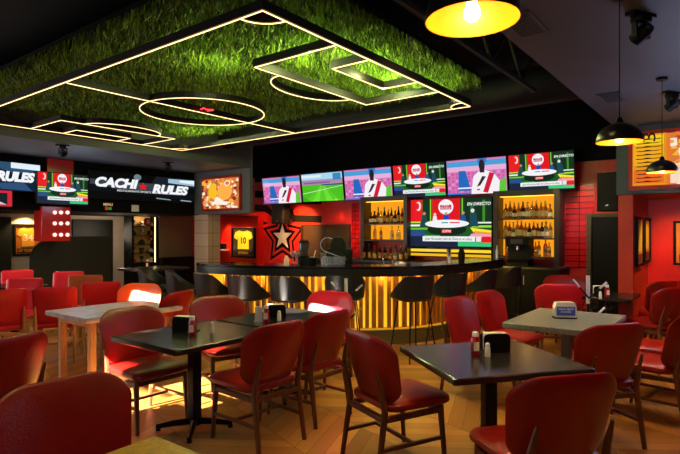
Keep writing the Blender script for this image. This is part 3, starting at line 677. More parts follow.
# star mural (painted, flat on the back wall)
pst = W(Ub-.01, onU(283, 0, Ub)[0], onU(283, 237, Ub)[1])
mur = empty('star_mural', pst, RB, 'painted black and red mural with a pale star behind the bar', 'mural')
PB = mat('mural_black', '#060404', .7, spec=.1); PR = mat('mural_red', '#e01c10', .5); PS = mat('mural_cream', '#fff0cc', .5)
def star(r, k=.42, rot=0): return [((r if i % 2 == 0 else r*k)*math.cos(math.pi/2+rot+math.pi*i/5), (r if i % 2 == 0 else r*k)*math.sin(math.pi/2+rot+math.pi*i/5)) for i in range(10)]
mb = MB(); yy = -.004
for r, mi in ((.90, 1), (.74, 0), (.60, 1), (.47, 0)):
    mb = MB(); mb.polyxz(star(r, .52), yy, .0015); yy -= .002
    mb.build('star_outline', PR if mi else PB, mur, smooth=False)
MB().polyxz(star(.33, .4), yy-.003, .002).build('pale_star', PS, mur, smooth=False)
for zz in (1.42, 1.02, .66, .22):
    xl = -1.0 if zz > .6 else -.72
    MB().polyxz([(xl, zz), (-.62, zz-.02), (-.38, zz-.14), (-.30, zz-.02), (-.58, zz+.16), (xl, zz+.18)], -.0015, .001).build('black_band', PB, mur, smooth=False)
for zz in (.80, .36):
    MB().polyxz([(.16, zz+.22), (.32, zz+.02), (1.25, zz-.02), (1.25, zz+.15), (.40, zz+.18), (.30, zz+.36)], -.0015, .001).build('black_band', PB, mur, smooth=False)
# red glossy tiles
RT = mat('gloss_red_tile', '#b80e10', .14, coat=.6)
nt = RT.node_tree; b = nt.nodes['Principled BSDF']; br = nt.nodes.new('ShaderNodeTexBrick'); tcc = nt.nodes.new('ShaderNodeTexCoord')
mp = nt.nodes.new('ShaderNodeMapping'); mp.inputs['Rotation'].default_value = (R(90), 0, 0); nt.links.new(tcc.outputs['Object'], mp.inputs[0]); nt.links.new(mp.outputs[0], br.inputs['Vector'])
br.inputs['Scale'].default_value = 1; br.offset = 0; br.inputs['Brick Width'].default_value = .42; br.inputs['Row Height'].default_value = .10; br.inputs['Mortar Size'].default_value = .006
br.inputs['Color1'].default_value = lin('#b80e12'); br.inputs['Color2'].default_value = lin('#a00c10'); br.inputs['Mortar'].default_value = lin('#400606')
nt.links.new(br.outputs['Color'], b.inputs['Base Color']); bp = nt.nodes.new('ShaderNodeBump'); bp.inputs['Distance'].default_value = .01; bp.inputs['Strength'].default_value = .5; bp.invert = True
nt.links.new(br.outputs['Fac'], bp.inputs['Height']); nt.links.new(bp.outputs[0], b.inputs['Normal'])
def backbox(name, px0, py0, px1, py1, U, th, m, label, cat, floor_=False):
    v0 = onU(px0, 0, U)[0]; v1 = onU(px1, 0, U)[0]; pm = (px0+px1)/2; zt = onU(pm, py0, U)[1]; zb = 0 if floor_ else onU(pm, py1, U)[1]; w = v0-v1
    o = MB().box(-w/2, w/2, -th, 0, zb-(zt+zb)/2, zt-(zt+zb)/2).build(name, m, smooth=False, bevel=.004)
    o.location = W(U, (v0+v1)/2, (zt+zb)/2); o.rotation_euler = (0, 0, RB)
    return tag(o, label, cat)
struct(backbox('wall_tiling', 352, 203, 359.5, 265, Ub, .02, RT, None, None))
struct(backbox('wall_tiling_right', 565.5, 184, 594, 268, Ub, .02, RT, None, None))
# kitchen pass window
c, w, h = rect_onU(302, 224.5, 351, 262, Ub)
e = empty('pass_window', c, RB, 'dark brown pass window with a vertical divider behind the bar', 'window')
MB().box(-w/2, w/2, -.06, 0, h/2-.04, h/2).box(-w/2, -w/2+.04, -.06, 0, -h/2, h/2).box(w/2-.04, w/2, -.06, 0, -h/2, h/2).build('frame', mat('dark_brown_frame', '#2c1c10', .4), e)
MB().box(-.1, .0, -.05, 0, -h/2, h/2-.04).build('divider', MC['dark_brown_frame'], e)
MB().box(-w/2+.04, -.1, -.02, 0, -h/2, h/2-.04).build('left_pane', mat('brown_door', '#3c2814', .5), e)
MB().box(0, w/2-.04, -.02, 0, -h/2, h/2-.04).build('right_pane', mat('brown_mirror', '#6a5434', .25, .6), e)
# dark door at the right
c, w, h = rect_onU(592, 217, 619, 300, Ub)
v0 = onU(592, 0, Ub)[0]; v1 = onU(622, 0, Ub)[0]; zt = onU(600, 217, Ub)[1]
struct(uvobj(MB().box(Ub-.05, Ub, v1, v0, 0, zt), 'door_1', BLK, smooth=False))
struct(uvobj(MB().box(Ub-.08, Ub, v0, v0+.07, 0, zt+.06).box(Ub-.08, Ub, v1, v0, zt, zt+.06), 'door_1_frame', mat('door_frame_olive', '#3c3018', .5), smooth=False))
# speakers
def pa(px0, py0, px1, py1, U, rz, label):
    c, w, h = rect_onU(px0, py0, px1, py1, U); w = min(w, .4)
    e = empty('loudspeaker', c, rz, label, 'loudspeaker')
    MB().prism([(-w/2, 0), (w/2, 0), (w*.35, .3), (-w*.35, .3)], -h/2, h/2).build('cabinet', BLK, e, bevel=.01)
    MB().box(-w/2+.02, w/2-.02, -.012, -.001, -h/2+.02, h/2-.02).build('grille', mat('speaker_grille', '#1a1a1c', .8, bump=.5, bscale=300), e)
    MB().box(-.03, .03, .3, max(.32, (Ub-U)-.02), -.03, .03).build('bracket', BLKM, e)
    MB().box(-.03, .03, -.016, -.0125, -h*.38, -h*.33).build('badge', CHROME, e)
pa(270, 204, 285, 224, Ub-.45, RB, 'black loudspeaker hanging above the star mural')
pa(596, 172, 619, 211, Ub-1.1, RB+R(-12), 'large black loudspeaker hanging over the dark doorway')
# posters in the right recess
def poster(c, w, h, rz, label, col):
    e = empty('framed_poster', c, rz, label, 'framed poster'); b = .035
    f = MB(); f.box(-w/2, w/2, -.04, 0, h/2-b, h/2).box(-w/2, w/2, -.04, 0, -h/2, -h/2+b).box(-w/2, -w/2+b, -.04, 0, -h/2+b, h/2-b).box(w/2-b, w/2, -.04, 0, -h/2+b, h/2-b); f.build('frame', BLK, e)
    MB().box(-w/2+b, w/2-b, -.02, 0, -h/2+b, h/2-b).build('mount', mat('poster_ground', '#c07818', .6), e)
    MB().polyxz([(-w*.25, -h*.2), (w*.25, -h*.2), (w*.28, h*.25), (w*.1, h*.36), (-w*.1, h*.36), (-w*.28, h*.25)], -.024, .003).build('print', mat('print_'+col.strip('#'), col, .6), e)
    MB().box(-w*.36, w*.36, -.024, -.0205, -h*.43, -h*.26).build('caption_block', mat('poster_red', '#601808', .6), e)
for i, (a, b_) in enumerate(((634.3, 641), (642.2, 648))):
    u0 = onV(a, 0, 1.09)[0]; u1 = onV(b_, 0, 1.09)[0]; pm = (a+b_)/2; zt = onV(pm, 217+i*1, 1.09)[1]; zb = onV(pm, 266-i*4, 1.09)[1]
    poster(W((u0+u1)/2, 1.088, (zt+zb)/2), u1-u0-.02, zt-zb, RL, ('nearer', 'farther')[i]+' of two narrow yellow framed posters on red side wall', '#d8b840')
v0 = onU(673.5, 0, 9.0)[0]; zt = onU(676, 221, 9.0)[1]; zb = onU(676, 265, 9.0)[1]
poster(W(8.998, v0-.26, (zt+zb)/2), .52, zt-zb, RB, 'black framed yellow poster on the red wall at the right edge', '#e0b030')

# ------------------------------------------------------------ bar
ctrl = [(-2.05, 8.05), (-2.12, 7.72), (-1.75, 7.36), (-.95, 7.02), (0, 6.88), (.8, 6.95), (1.35, 7.18), (1.85, 7.62), (2.3, 8.15), (2.75, 8.8)]
def spline(P_, n=8):
    out = []
    Q = [P_[0]]+P_+[P_[-1]]
    for i in range(1, len(Q)-2):
        for k in range(n):
            t = k/n; p0, p1, p2, p3 = [Vector((q[0], q[1], 0)) for q in Q[i-1:i+3]]
            out.append(.5*((2*p1)+(p2-p0)*t+(2*p0-5*p1+4*p2-p3)*t*t+(3*p1-p0-3*p2+p3)*t**3))
    out.append(Vector((P_[-1][0], P_[-1][1], 0))); return out
curve = spline(ctrl)
def offset(c, d):
    out = []
    for k in range(len(c)):
        t = (c[min(k+1, len(c)-1)]-c[max(k-1, 0)]).normalized(); out.append(c[k]+Vector((-t.y, t.x, 0))*d)
    return out
def ribbon(c0, c1, z0, z1):
    mb = MB(); n = len(c0); vs = []; fs = []
    for a, b in zip(c0, c1): vs += [(a.x, a.y, z0), (b.x, b.y, z0), (b.x, b.y, z1), (a.x, a.y, z1)]
    for k in range(n-1):
        for i in range(4): j = (i+1) % 4; fs.append((k*4+i, k*4+j, (k+1)*4+j, (k+1)*4+i))
    fs += [(0, 1, 2, 3), ((n-1)*4+3, (n-1)*4+2, (n-1)*4+1, (n-1)*4)]
    mb.add(vs, fs); return mb
bar = empty('bar_counter', (0, 0, 0), 0, 'long curved bar with black top and backlit wooden slat front', 'bar counter')
BT = mat('black_bar_top', '#16120f', .16, coat=.5, noise=.3, nscale=30)
EDGE = mat('black_bar_edge', '#141414', .3, noise=.5, nscale=18)
ribbon(curve, offset(curve, .55), 1.04, 1.08).build('counter_top', BT, bar)
ribbon(offset(curve, .0), offset(curve, .05), .945, 1.039).build('counter_edge', EDGE, bar)
body = offset(curve, .30); body = body[6:]
ribbon(body, offset(body, .12), .22, 1.035).build('backlit_panel', em('#ffb024', 1.3), bar)
ribbon([p for p in offset(curve, .20)][6:], [p for p in offset(curve, .45)][6:], 0, .2).build('plinth', mat('plinth_olive', '#5a4a22', .5), bar)
ribbon([p for p in offset(curve, .235)][6:], [p for p in offset(curve, .25)][6:], .2, .222).build('floor_led', em('#e8a020', .8), bar)
SLAT = wood('slat_wood', '#9c5c1c', '#c88030', .45, (14, 14, 1))
fl = offset(curve, .245); L_ = [0]
for k in range(1, len(fl)): L_.append(L_[-1]+(fl[k]-fl[k-1]).length)
mb = MB(); d = .5; rs = random.Random(4)
while d < L_[-1]:
    k = max(i for i in range(len(L_)) if L_[i] <= d); k = min(k, len(fl)-2); f = (d-L_[k])/(L_[k+1]-L_[k]); p = fl[k].lerp(fl[k+1], f); t = (fl[k+1]-fl[k]).normalized()
    a = math.atan2(t.y, t.x); mb.M = Matrix.Translation((p.x, p.y, 0)) @ Matrix.Rotation(a, 4, 'Z'); w_ = rs.choice((.05, .06, .075))
    mb.box(-w_/2, w_/2, 0, .045, .222, 1.03); d += w_+rs.choice((.035, .045, .055))
mb.build('slats', SLAT, bar, smooth=False)
for k in range(8, len(body)-2, 8):
    q = offset(curve, .16)[k+6]; light('bar_glow', 'POINT', (q.x, q.y, .93), 3, (1, .66, .12), .02)
# inner back bar
def cab(name, px0, px1, z0, z1, U, depth, label, cat, m=BLK):
    v0 = onU(px0, 0, U)[0]; v1 = onU(px1, 0, U)[0]
    e = empty(name, W(U, (v0+v1)/2, 0), RB, label, cat); w = v0-v1
    MB().box(-w/2, w/2, 0, depth, z0, z1-.04).build('carcass', m, e, bevel=.004)
    MB().box(-w/2-.01, w/2+.01, -.03, depth, z1-.038, z1).build('worktop', mat('back_worktop', '#100e0c', .3), e)
    nd = max(2, int(w/.6))
    for k in range(nd):
        d_ = MB().box(-w/2+k*w/nd+.01, -w/2+(k+1)*w/nd-.01, -.018, -.001, z0+.05, z1-.08).build('door', mat('cabinet_black', '#080808', .5, spec=.2), e, bevel=.003)
        MB().box(-w/2+k*w/nd+.04, -w/2+k*w/nd+.055, -.03, -.0185, z1-.3, z1-.15).build('handle', STEEL, d_)
    return e
cab('back_bar_cabinet', 300, 560, 0, .95, Ub-.62, .6, 'long black cabinet along the back wall behind the bar', 'cabinet')
# bottle cabinets
def bottle(col, kind, trans=False):
    m = mat('bottle_glass_'+col.strip('#'), col, .08, trans=.75)
    e = empty('liquor_bottle', (0, 0, -50), 0)
    prof = {0: [(.034, 0), (.036, .01), (.036, .17), (.03, .2), (.013, .225), (.012, .275), (.014, .28)],
            1: [(.04, 0), (.042, .01), (.042, .13), (.03, .17), (.012, .19), (.012, .235), (.014, .24)],
            2: [(.03, 0), (.031, .01), (.031, .2), (.014, .25), (.012, .31), (.013, .315)]}[kind]
    MB().lathe(prof, 12).build('glass_body', m, e)
    zt = prof[-1][1]; MB().lathe([(.015, zt+.0005), (.015, zt+.022)], 10).build('cap', mat('cap_'+('gold', 'black', 'red')[kind], ('#c89a30', '#141414', '#a01818')[kind], .4), e)
    r = prof[1][0]+.0012; z0 = prof[2][1]*.25; z1 = prof[2][1]*.8
    MB().lathe([(r, z0), (r, z1)], 12, cap=False).build('paper_label', mat('label_'+('cream', 'white', 'gold')[kind], ('#c8a868', '#d8c8a0', '#b88828')[kind], .6), e)
    return e
protos = [('amber', bottle('#b8661a', 0)), ('golden', bottle('#e0b040', 0)), ('pale', bottle('#e8dcb0', 1)), ('dark', bottle('#241408', 2)), ('green', bottle('#28501c', 2)), ('red', bottle('#a82414', 1)), ('brown', bottle('#5c2c10', 1))]
used = set()
def place(pr, loc, label, group, rz=0, scale=1):
    o = pr if id(pr) not in used else copy_tree(pr); used.add(id(pr))
    o.location = loc; o.rotation_euler = (0, 0, rz); o.scale = (scale,)*3
    tag(o, label, 'bottle', group); return o
def shelving(px0, px1, py_top, py_bot, shelves, label, side, dark_base=None):
    U = Ub-.02; Uf_ = Ub-.34
    v0 = onU(px0, 0, Uf_)[0]; v1 = onU(px1, 0, Uf_)[0]; pm = (px0+px1)/2; w = v0-v1
    zt = onU(pm, py_top, Uf_)[1]; zb = onU(pm, py_bot, Uf_)[1]
    e = empty('bottle_shelf_unit', W(Uf_, (v0+v1)/2, 0), RB, label, 'shelf unit')
    fr = mat('shelf_frame', '#2a1c10', .4)
    MB().box(-w/2, w/2, .27, .31, zb, zt).build('backlit_panel', em('#f0981a', 1.1), e)
    MB().box(-w/2-.09, -w/2, -.01, .31, .95, zt+.1).box(w/2, w/2+.09, -.01, .31, .95, zt+.1).box(-w/2, w/2, -.01, .31, zt, zt+.1).box(-w/2, w/2, -.01, .31, zb-.04, zb).build('frame', fr, e, bevel=.004)
    MB().box(-w/2+.02, w/2-.02, .05, .08, zt-.014, zt-.001).build('led_strip', em('#ffb030', 3), e)
    k_ = 0
    for (py, cnt, mode) in shelves:
        z = onU(pm, py, Uf_)[1]
        if py < py_bot-3: MB().box(-w/2, w/2, .0, .27, z-.025, z).build('shelf', fr, e)
        else: z = zb
        light('shelf_glow', 'POINT', W(Uf_+.1, (v0+v1)/2, z+.3), 1.4, (1, .6, .15), .1)
        rr = random.Random(int(py))
        for i in range(cnt):
            if mode == 'dark': ch = rr.choice((3, 3, 6, 5, 1))
            elif mode == 'gold': ch = rr.choice((1, 1, 2, 0, 0, 6))
            else: ch = rr.choice((0, 1, 2, 3, 4, 5, 6))
            x = -w/2+.06+(w-.12)*(i+.5)/cnt; row = .08 if i % 2 else .17
            place(protos[ch][1], W(Uf_+row, (v0+v1)/2-x, z+.0005), protos[ch][0]+' glass bottle on '+{0: 'the top shelf', 1: 'the second shelf', 2: 'the bottom shelf'}[k_]+' of the '+side+' lit bar cabinet', protos[ch][0]+' bottles on the '+side+' lit cabinet, shelf '+('one', 'two', 'three')[k_], rr.random()*6, rr.uniform(.85, 1.08))
        k_ += 1
    return e
shelving(364, 403.5, 201, 239.5, [(223.5, 20, 'mix'), (239.5, 4, 'gold')], 'backlit amber shelf unit left of the large television', 'left')
shelving(498, 554, 195.5, 256.5, [(218, 22, 'gold'), (238, 24, 'gold'), (256.5, 10, 'gold')], 'backlit amber shelf unit right of the large television', 'right')
# bottles standing on the back worktop, left of the big television
for i in range(16):
    ch = random.choice((0, 2, 3, 3, 4, 6)); v_ = onU(364+i*2.6, 0, 9.0)[0]
    place(protos[ch][1], W(9.0+(i % 2)*.12, v_, .9505), protos[ch][0]+' bottle on the dark worktop under the left lit cabinet', protos[ch][0]+' bottles on the worktop', i, 1.0)
for k, p_ in protos:
    if id(p_) not in used: bpy.data.objects.remove(p_)

# things on the bar counter
def tumbler():
    e = empty('glass_tumbler', (0, 0, 0)); MB().lathe([(.028, 0), (.036, .12), (.034, .12), (.026, .008), (.001, .008)], 14, cap=False).build('glass_body', GLASS, e); return e
tp = tumbler(); first = True
def bar_pt(px, depth=.3):
    best = min(offset(curve, depth), key=lambda p: abs(CX+p.x/p.y*F-px)); return best
for i in range(12):
    q = bar_pt(324+i*1.9, .22+.1*(i % 3)); x = (323+i*2.0-CX)/F*q.y
    o = tp if first else copy_tree(tp); first = False
    o.location = (x, q.y, 1.0805); tag(o, 'clear tumbler standing in a cluster on the bar', 'glass', 'clear tumblers clustered on the bar')
def thing_on_bar(px, depth, name, label, cat, parts, rz=0):
    q = bar_pt(px, depth); e = empty(name, ((px-CX)/F*q.y, q.y, 1.0805), rz, label, cat)
    for nm, m, mb in parts: mb.build(nm, m, e)
    return e
thing_on_bar(304, .35, 'blender', 'black countertop blender on the bar, left of the tumblers', 'blender', [
  ('base', BLK, MB().lathe([(.09, 0), (.09, .09), (.06, .13)], 16)), ('jug', mat('smoky_jug', '#4c4c50', .1, trans=.6), MB().lathe([(.055, .131), (.075, .3), (.072, .31)], 16)), ('lid', BLK, MB().lathe([(.077, .311), (.06, .34)], 16))])
for px, n_ in ((293, 'left'), (297, 'right')):
    thing_on_bar(px, .25, 'wine_glass', n_+' of two stemmed wine glasses before the star mural', 'wine glass', [('bowl_and_stem', GLASS, MB().lathe([(.035, 0), (.035, .004), (.006, .01), (.006, .09), (.035, .13), (.04, .17), (.033, .2), (.031, .2), (.037, .17), (.03, .13), (.001, .1)], 14, cap=False))])
thing_on_bar(286.5, .2, 'candle_jar', 'small cream cylinder on the bar in front of the star', 'jar', [('jar_body', PAPER, MB().lathe([(.035, 0), (.035, .09), (.02, .11), (.02, .13)], 14))])
thing_on_bar(323.5, .42, 'paper_cup', 'white flared cup on the bar beside the tumblers', 'cup', [('cup_body', WHITE, MB().lathe([(.03, 0), (.045, .16), (.042, .16), (.028, .01), (.001, .01)], 14, cap=False))])
thing_on_bar(312, .3, 'ice_bucket', 'dark pot with small items on the bar, right of the blender', 'pot', [('pot_body', BLKM, MB().lathe([(.06, 0), (.07, .1), (.06, .1), (.05, .02), (.001, .02)], 14, cap=False)), ('tongs', STEEL, MB().tube([(0, 0, .03), (.05, 0, .2)], .006, 6))])
thing_on_bar(338, .45, 'beverage_dispenser', 'black rounded dispenser with curved chrome tube behind the tumblers', 'dispenser', [
  ('housing', BLK, MB().prism([(-.16, -.1), (.2, -.1), (.2, .1), (-.16, .1)], 0, .22, bev=.02)), ('head', BLK, MB().lathe([(.12, .22), (.12, .3), (.07, .38), (.01, .4)], 18)), ('curved_tube', CHROME, MB().tube([(-.1+.1*math.cos(a)-.04, -.11, .28+.1*math.sin(a)) for a in [math.pi*(.3+.13*i) for i in range(9)]]+[(.12, -.12, .08)], .008, 6))])
thing_on_bar(388, .3, 'chrome_tap', 'curved chrome tap on the bar left of the large television', 'tap', [('riser', CHROME, MB().tube([(-.06, 0, 0), (-.065, 0, .08)]+[(-.0+.065*math.cos(a), 0, .08+.065*math.sin(a)) for a in [math.pi*(1-i/8) for i in range(9)]]+[(.065, 0, .02)], .01, 8)), ('tap_base', CHROME, MB().lathe([(.02, 0), (.02, .012)], 12, -.06, 0))])
thing_on_bar(400, .2, 'folded_cloth', 'crumpled pale cloth lying on the bar', 'cloth', [('cloth_heap', PAPER, MB().lathe([(.08, 0), (.085, .02), (.06, .045), (.02, .055)], 9))])
thing_on_bar(449, .25, 'beer_tap', 'silver beer tap tower on the bar before the large television', 'beer tap', [('column', STEEL, MB().lathe([(.04, 0), (.035, .02), (.028, .03), (.028, .17), (.035, .2)], 16)), ('spout', CHROME, MB().tube([(0, 0, .14), (0, -.07, .14), (0, -.08, .1)], .01, 8)), ('tap_handle', BLK, MB().tube([(0, -.04, .15), (0, -.04, .22)], .01, 8))])
thing_on_bar(461.5, .25, 'cocktail_shaker', 'black shaker beside the silver beer tap', 'shaker', [('shaker_body', BLK, MB().lathe([(.045, 0), (.055, .12), (.05, .14), (.03, .19), (.03, .21)], 16)), ('shaker_cap', BLKM, MB().lathe([(.025, .211), (.025, .23)], 12))])
thing_on_bar(497, .3, 'bar_bottle', 'slim silver bottle on the right end of the bar', 'bottle', [('bottle_body', STEEL, MB().lathe([(.025, 0), (.025, .13), (.01, .18), (.01, .22)], 12))])
# coffee machine by the right shelf
e = empty('coffee_machine', W(8.98, onU(516, 0, 8.98)[0], .9505), RB, 'black coffee machine in front of the right lit cabinet', 'coffee machine')
MB().box(-.2, .2, .02, .34, 0, .08).box(-.2, .2, .16, .34, .08, .48).box(-.2, .2, .02, .34, .34, .5).build('housing', BLK, e, bevel=.012)
MB().box(-.1, .1, .012, .019, .38, .46).build('display_panel', mat('machine_panel', '#48403c', .3), e)
MB().tube([(0, .09, .339), (0, .09, .27)], .03, 12).build('spout', CHROME, e)
# ------------------------------------------------------------ chairs
def rod(p, q, a, b): return MB().tube([p, q], [a*1.25, b*1.25], 4)
def make_chair(lea, wd, square=False, tall=.90):
    e = empty('dining_chair', (0, 0, 0))
    seat_o = rrect(0.035, 0, .52, .52, .09 if not square else .05, 6)
    MB().pad(seat_o, lambda a, b, c: (a, b*(1-.12*(.25-a)*1.0), .44+c+(.012 if c > 0 else 0)-.02*abs(a-.02)), .038).build('seat', lea, e)
    top, bot = tall, .455
    if not square: o = rrect(0, 0, 2, 2, (.55, .55, .5, .5), 10)
    else: o = rrect(0, 0, 2, 2, (.2, .2, .15, .15), 6)
    hw_t, hw_b = (.295, .25) if not square else (.235, .225)
    def fn(a, b, c):
        t = (b+1)/2; hw_ = hw_b+(hw_t-hw_b)*min(1, t*1.5); y = -a*hw_; z = bot+(top-bot)*t
        x = -.205-.085*t-.02*t*t+.075*a*a*(1 if not square else .3)+c
        return (x, y, z)
    MB().pad(o, fn, .027, rings=(0, .3, .55, .75, .88, .95, .985, 1.0)).build('backrest', lea, e)
    for s in (-1, 1):
        MB().tube([(-.30, s*.215, 0), (-.235, s*.205, .42), (-.262, s*.2, .56), (-.30, s*.196, .68)], [.017, .023, .019, .009], 6).build('leg', wd, e)
        MB().tube([(.235, s*.225, 0), (.2, s*.215, .405)], [.015, .023], 6).build('leg', wd, e)
        MB().tube([(.2, s*.215, .375), (-.24, s*.205, .375)], .023, 4).build('seat_rail', wd, e)
        MB().tube([(.218, s*.221, .19), (-.262, s*.209, .19)], .015, 4).build('stretcher', wd, e)
    MB().tube([(.2, -.21, .375), (.2, .21, .375)], .023, 4).build('seat_rail', wd, e)
    MB().tube([(-.24, -.2, .375), (-.24, .2, .375)], .023, 4).build('seat_rail', wd, e)
    MB().tube([(-.02, -.215, .19), (-.02, .215, .19)], .015, 4).build('stretcher', wd, e)
    return e
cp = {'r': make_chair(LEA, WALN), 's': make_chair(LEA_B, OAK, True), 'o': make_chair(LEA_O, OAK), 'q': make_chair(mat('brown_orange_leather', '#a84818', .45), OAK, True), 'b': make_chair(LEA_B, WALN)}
cused = set()
def chair(kind, x, y, ang, label, group='red leather dining chairs', tilt=0):
    pr = cp[kind]; o = copy_tree(pr) if kind in cused else pr; cused.add(kind)
    o.location = (x, y, 0); o.rotation_euler = (0, 0, R(ang)); tag(o, label, 'chair', group); return o
CH = [
 ('r', 1.0, 2.66, 103, 'red leather chair at the bottom right, its back toward us by the near black table'),
 ('r', .38, 3.54, 30, 'red leather chair pulled back at the left side of the right black table'),
 ('r', -.63, 3.93, 138, 'red leather chair with its back to us at the front of the left black table'),
 ('r', -1.58, 4.28, -38, 'red leather chair on the far left side of the left black table, turned to us'),
 ('r', -.28, 4.45, 140, 'red leather chair seen from behind, right of the one at the left black table'),
 ('r', -1.10, 5.05, -55, 'red leather chair behind the left black table, below the black stools'),
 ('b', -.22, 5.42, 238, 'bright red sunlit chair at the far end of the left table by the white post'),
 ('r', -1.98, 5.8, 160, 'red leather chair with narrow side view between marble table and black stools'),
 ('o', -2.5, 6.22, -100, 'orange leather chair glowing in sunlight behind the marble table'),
 ('r', -1.02, 2.12, -40, 'red leather chair in the bottom left corner beside the mustard table'),
 ('r', -2.3, 3.38, 160, 'red leather chair at the left edge, only its rounded back in view'),
 ('r', 1.33, 4.95, -45, 'red leather chair left of the granite table, the nearer of two side by side'),
 ('r', 1.78, 5.5, -45, 'red leather chair left of the granite table, the farther of two side by side'),
 ('r', 1.88, 3.95, 105, 'red leather chair seen from behind between the right black table and granite table'),
 ('r', 2.62, 4.4, 132, 'red leather chair on the right side of the granite table, nearest of that row'),
 ('r', 3.02, 4.98, 142, 'red leather chair at the right picture edge, far side of the granite table row'),
 ('r', 3.78, 6.3, 110, 'red leather chair near the red side wall, at the small far black table'),
 ('r', 4.25, 7.2, 110, 'red leather chair at the red side wall, beyond the far black table'),
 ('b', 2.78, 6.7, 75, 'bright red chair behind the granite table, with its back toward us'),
 ('r', 3.25, 7.45, 262, 'dark red chair beyond the granite table in front of the dark cabinets'),
]
for a in CH: chair(*a)
for a in [
 ('s', -3.95, 6.1, 128, 'bright red square backed chair at the left edge with light wooden frame'),
 ('s', -3.42, 6.35, 110, 'bright red square backed chair just left of the marble table corner'),
 ('s', -3.2, 6.95, 120, 'bright red square backed chair behind the marble table, left of the orange one'),
 ('s', -4.32, 8.15, -80, 'small red square backed chair left of the brown orange one in the background'),
 ('s', -4.3, 6.95, -80, 'red square backed chair behind the two nearest bright red ones at the left edge'),
 ('s', -5.25, 8.5, -60, 'red square backed chair farthest left in the background'),
 ('q', -3.68, 7.45, -75, 'brown orange square backed chair behind the bright red ones, below the black wall panel'),
]: chair(*a, group='square backed red chairs')

# ------------------------------------------------------------ tables
def table(name, x, y, w, d, rz, top, label, thick=.04, legs='cross', legm=BLKM, h=.75, r=.012):
    e = empty(name, (x, y, 0), rz, label, 'table')
    MB().rbox(-w/2, w/2, -d/2, d/2, h-thick, h, r, 3).build('tabletop', top, e)
    if legs == 'cross':
        MB().box(-.04, .04, -.04, .04, .03, h-thick-.012).build('pedestal', legm, e, bevel=.008)
        MB().box(-.2, .2, -.2, .2, h-thick-.012, h-thick-.001).build('mounting_plate', legm, e)
        for k in range(4):
            a = math.pi/4+k*math.pi/2; c_, s_ = math.cos(a), math.sin(a)
            m = MB(); m.tube([(c_*.03, s_*.03, .06), (c_*.16, s_*.16, .05), (c_*.29, s_*.29, .03)], [.028, .024, .018], 6)
            lg = m.build('foot', legm, e); MB().lathe([(.018, 0), (.018, .02)], 10, c_*.275, s_*.275).build('foot_pad', BLK, lg)
    else:
        for sx in (-1, 1):
            for sy in (-1, 1): MB().box(sx*(w/2-.12)-.03, sx*(w/2-.12)+.03, sy*(d/2-.12)-.03, sy*(d/2-.12)+.03, 0, h-thick-.001).build('leg', legm, e, bevel=.004)
            MB().box(sx*(w/2-.12)-.03, sx*(w/2-.12)+.03, -d/2+.15, d/2-.15, h-thick-.06, h-thick-.001).build('apron', legm, e)
    return e
table('dining_table', -1.14, 4.10, .92, .82, TH, BLKTOP, 'square black table with caddy on it in the left foreground')
table('dining_table', -.52, 4.86, .94, .82, TH, BLKTOP, 'table joined behind the left black table, shining orange in the sun')
table('dining_table', .95, 3.34, .90, .84, R(14), BLKTOP, 'square dark table in the right foreground with ketchup bottle on it')
table('dining_table', 2.07, 4.78, 1.1, .8, TH, GRAN, 'speckled grey granite table at right with a blue white napkin holder', thick=.05, legm=mat('grey_metal', '#70757a', .35, .6))
table('dining_table', -2.32, 5.42, 1.05, .82, TH, MARB, 'pale grey marble table at left on light wooden legs', thick=.045, legs='four', legm=OAK)
T0c = Vector((-.72, 2.05, 0))+W(-.42, -.42)
table('dining_table', T0c.x, T0c.y, .84, .84, TH, AMBT, 'mustard yellow table corner at the bottom edge of the picture')
table('dining_table', 3.32, 6.62, .75, .75, TH, BLKTOP, 'small black table near the dark doorway with condiments on it')
table('dining_table', -4.85, 7.75, .7, .7, TH, BLKTOP, 'dark table in the left background among square red chairs')
table('dining_table', -3.3, 9.3, 1.0, .7, TH, BLKTOP, 'dark high table with ketchup bottle before the souvenir cabinet', h=.9)

# ------------------------------------------------------------ table top things
def caddy(x, y, z, rz, label):
    e = empty('napkin_caddy', (x, y, z), rz, label, 'napkin holder')
    MB().box(-.09, .09, -.06, .06, 0, .008).build('tray', BLKM, e)
    m = MB()
    m.prism(rrect(0, 0, .18, .004, .001, 2), .0, .001)
    prof = [(-.09, .0085), (-.09, .09)]+[(-.09+.03*(1-math.cos(R(a))), .09+.03*math.sin(R(a))) for a in (30, 60, 90)]+[(.06+.03*math.sin(R(a)), .09+.03*math.cos(R(a))) for a in (0, 30, 60, 90)]+[(.09, .0085)]
    m = MB(); m.polyxz(prof, -.058, .006); m.polyxz(prof, .01, .006); m.build('holder_plate', BLK, e)
    MB().box(-.075, .075, -.05, .008, .0085, .125).build('napkins', PAPER, e, bevel=.004)
    return e
def ketchup(x, y, z, label, kind='red'):
    e = empty('ketchup_bottle' if kind == 'red' else 'sauce_bottle', (x, y, z), 0, label, 'sauce bottle')
    c = mat('ketchup_red', '#a00c10', .25, coat=.4) if kind == 'red' else mat('hot_sauce', '#c83010', .3)
    MB().lathe([(.026, 0), (.03, .006), (.031, .05), (.027, .075), (.029, .1), (.02, .118)], 18).build('bottle_body', c, e)
    MB().lathe([(.02, .1185), (.021, .13), (.019, .146), (.008, .15)], 16).build('cap', WHITE, e)
    m = MB(); n = 7
    vs = [(.0318*math.cos(a), .0318*math.sin(a), zz) for zz in (.03, .085) for a in [R(-125+70*i/(n-1)) for i in range(n)]]
    vs = [(x_*(1 if zz < .06 else .93), y_*(1 if zz < .06 else .95), zz) for x_, y_, zz in vs]
    m.add(vs, [(i, i+1, n+i+1, n+i) for i in range(n-1)]); m.build('front_label', PAPER, e)
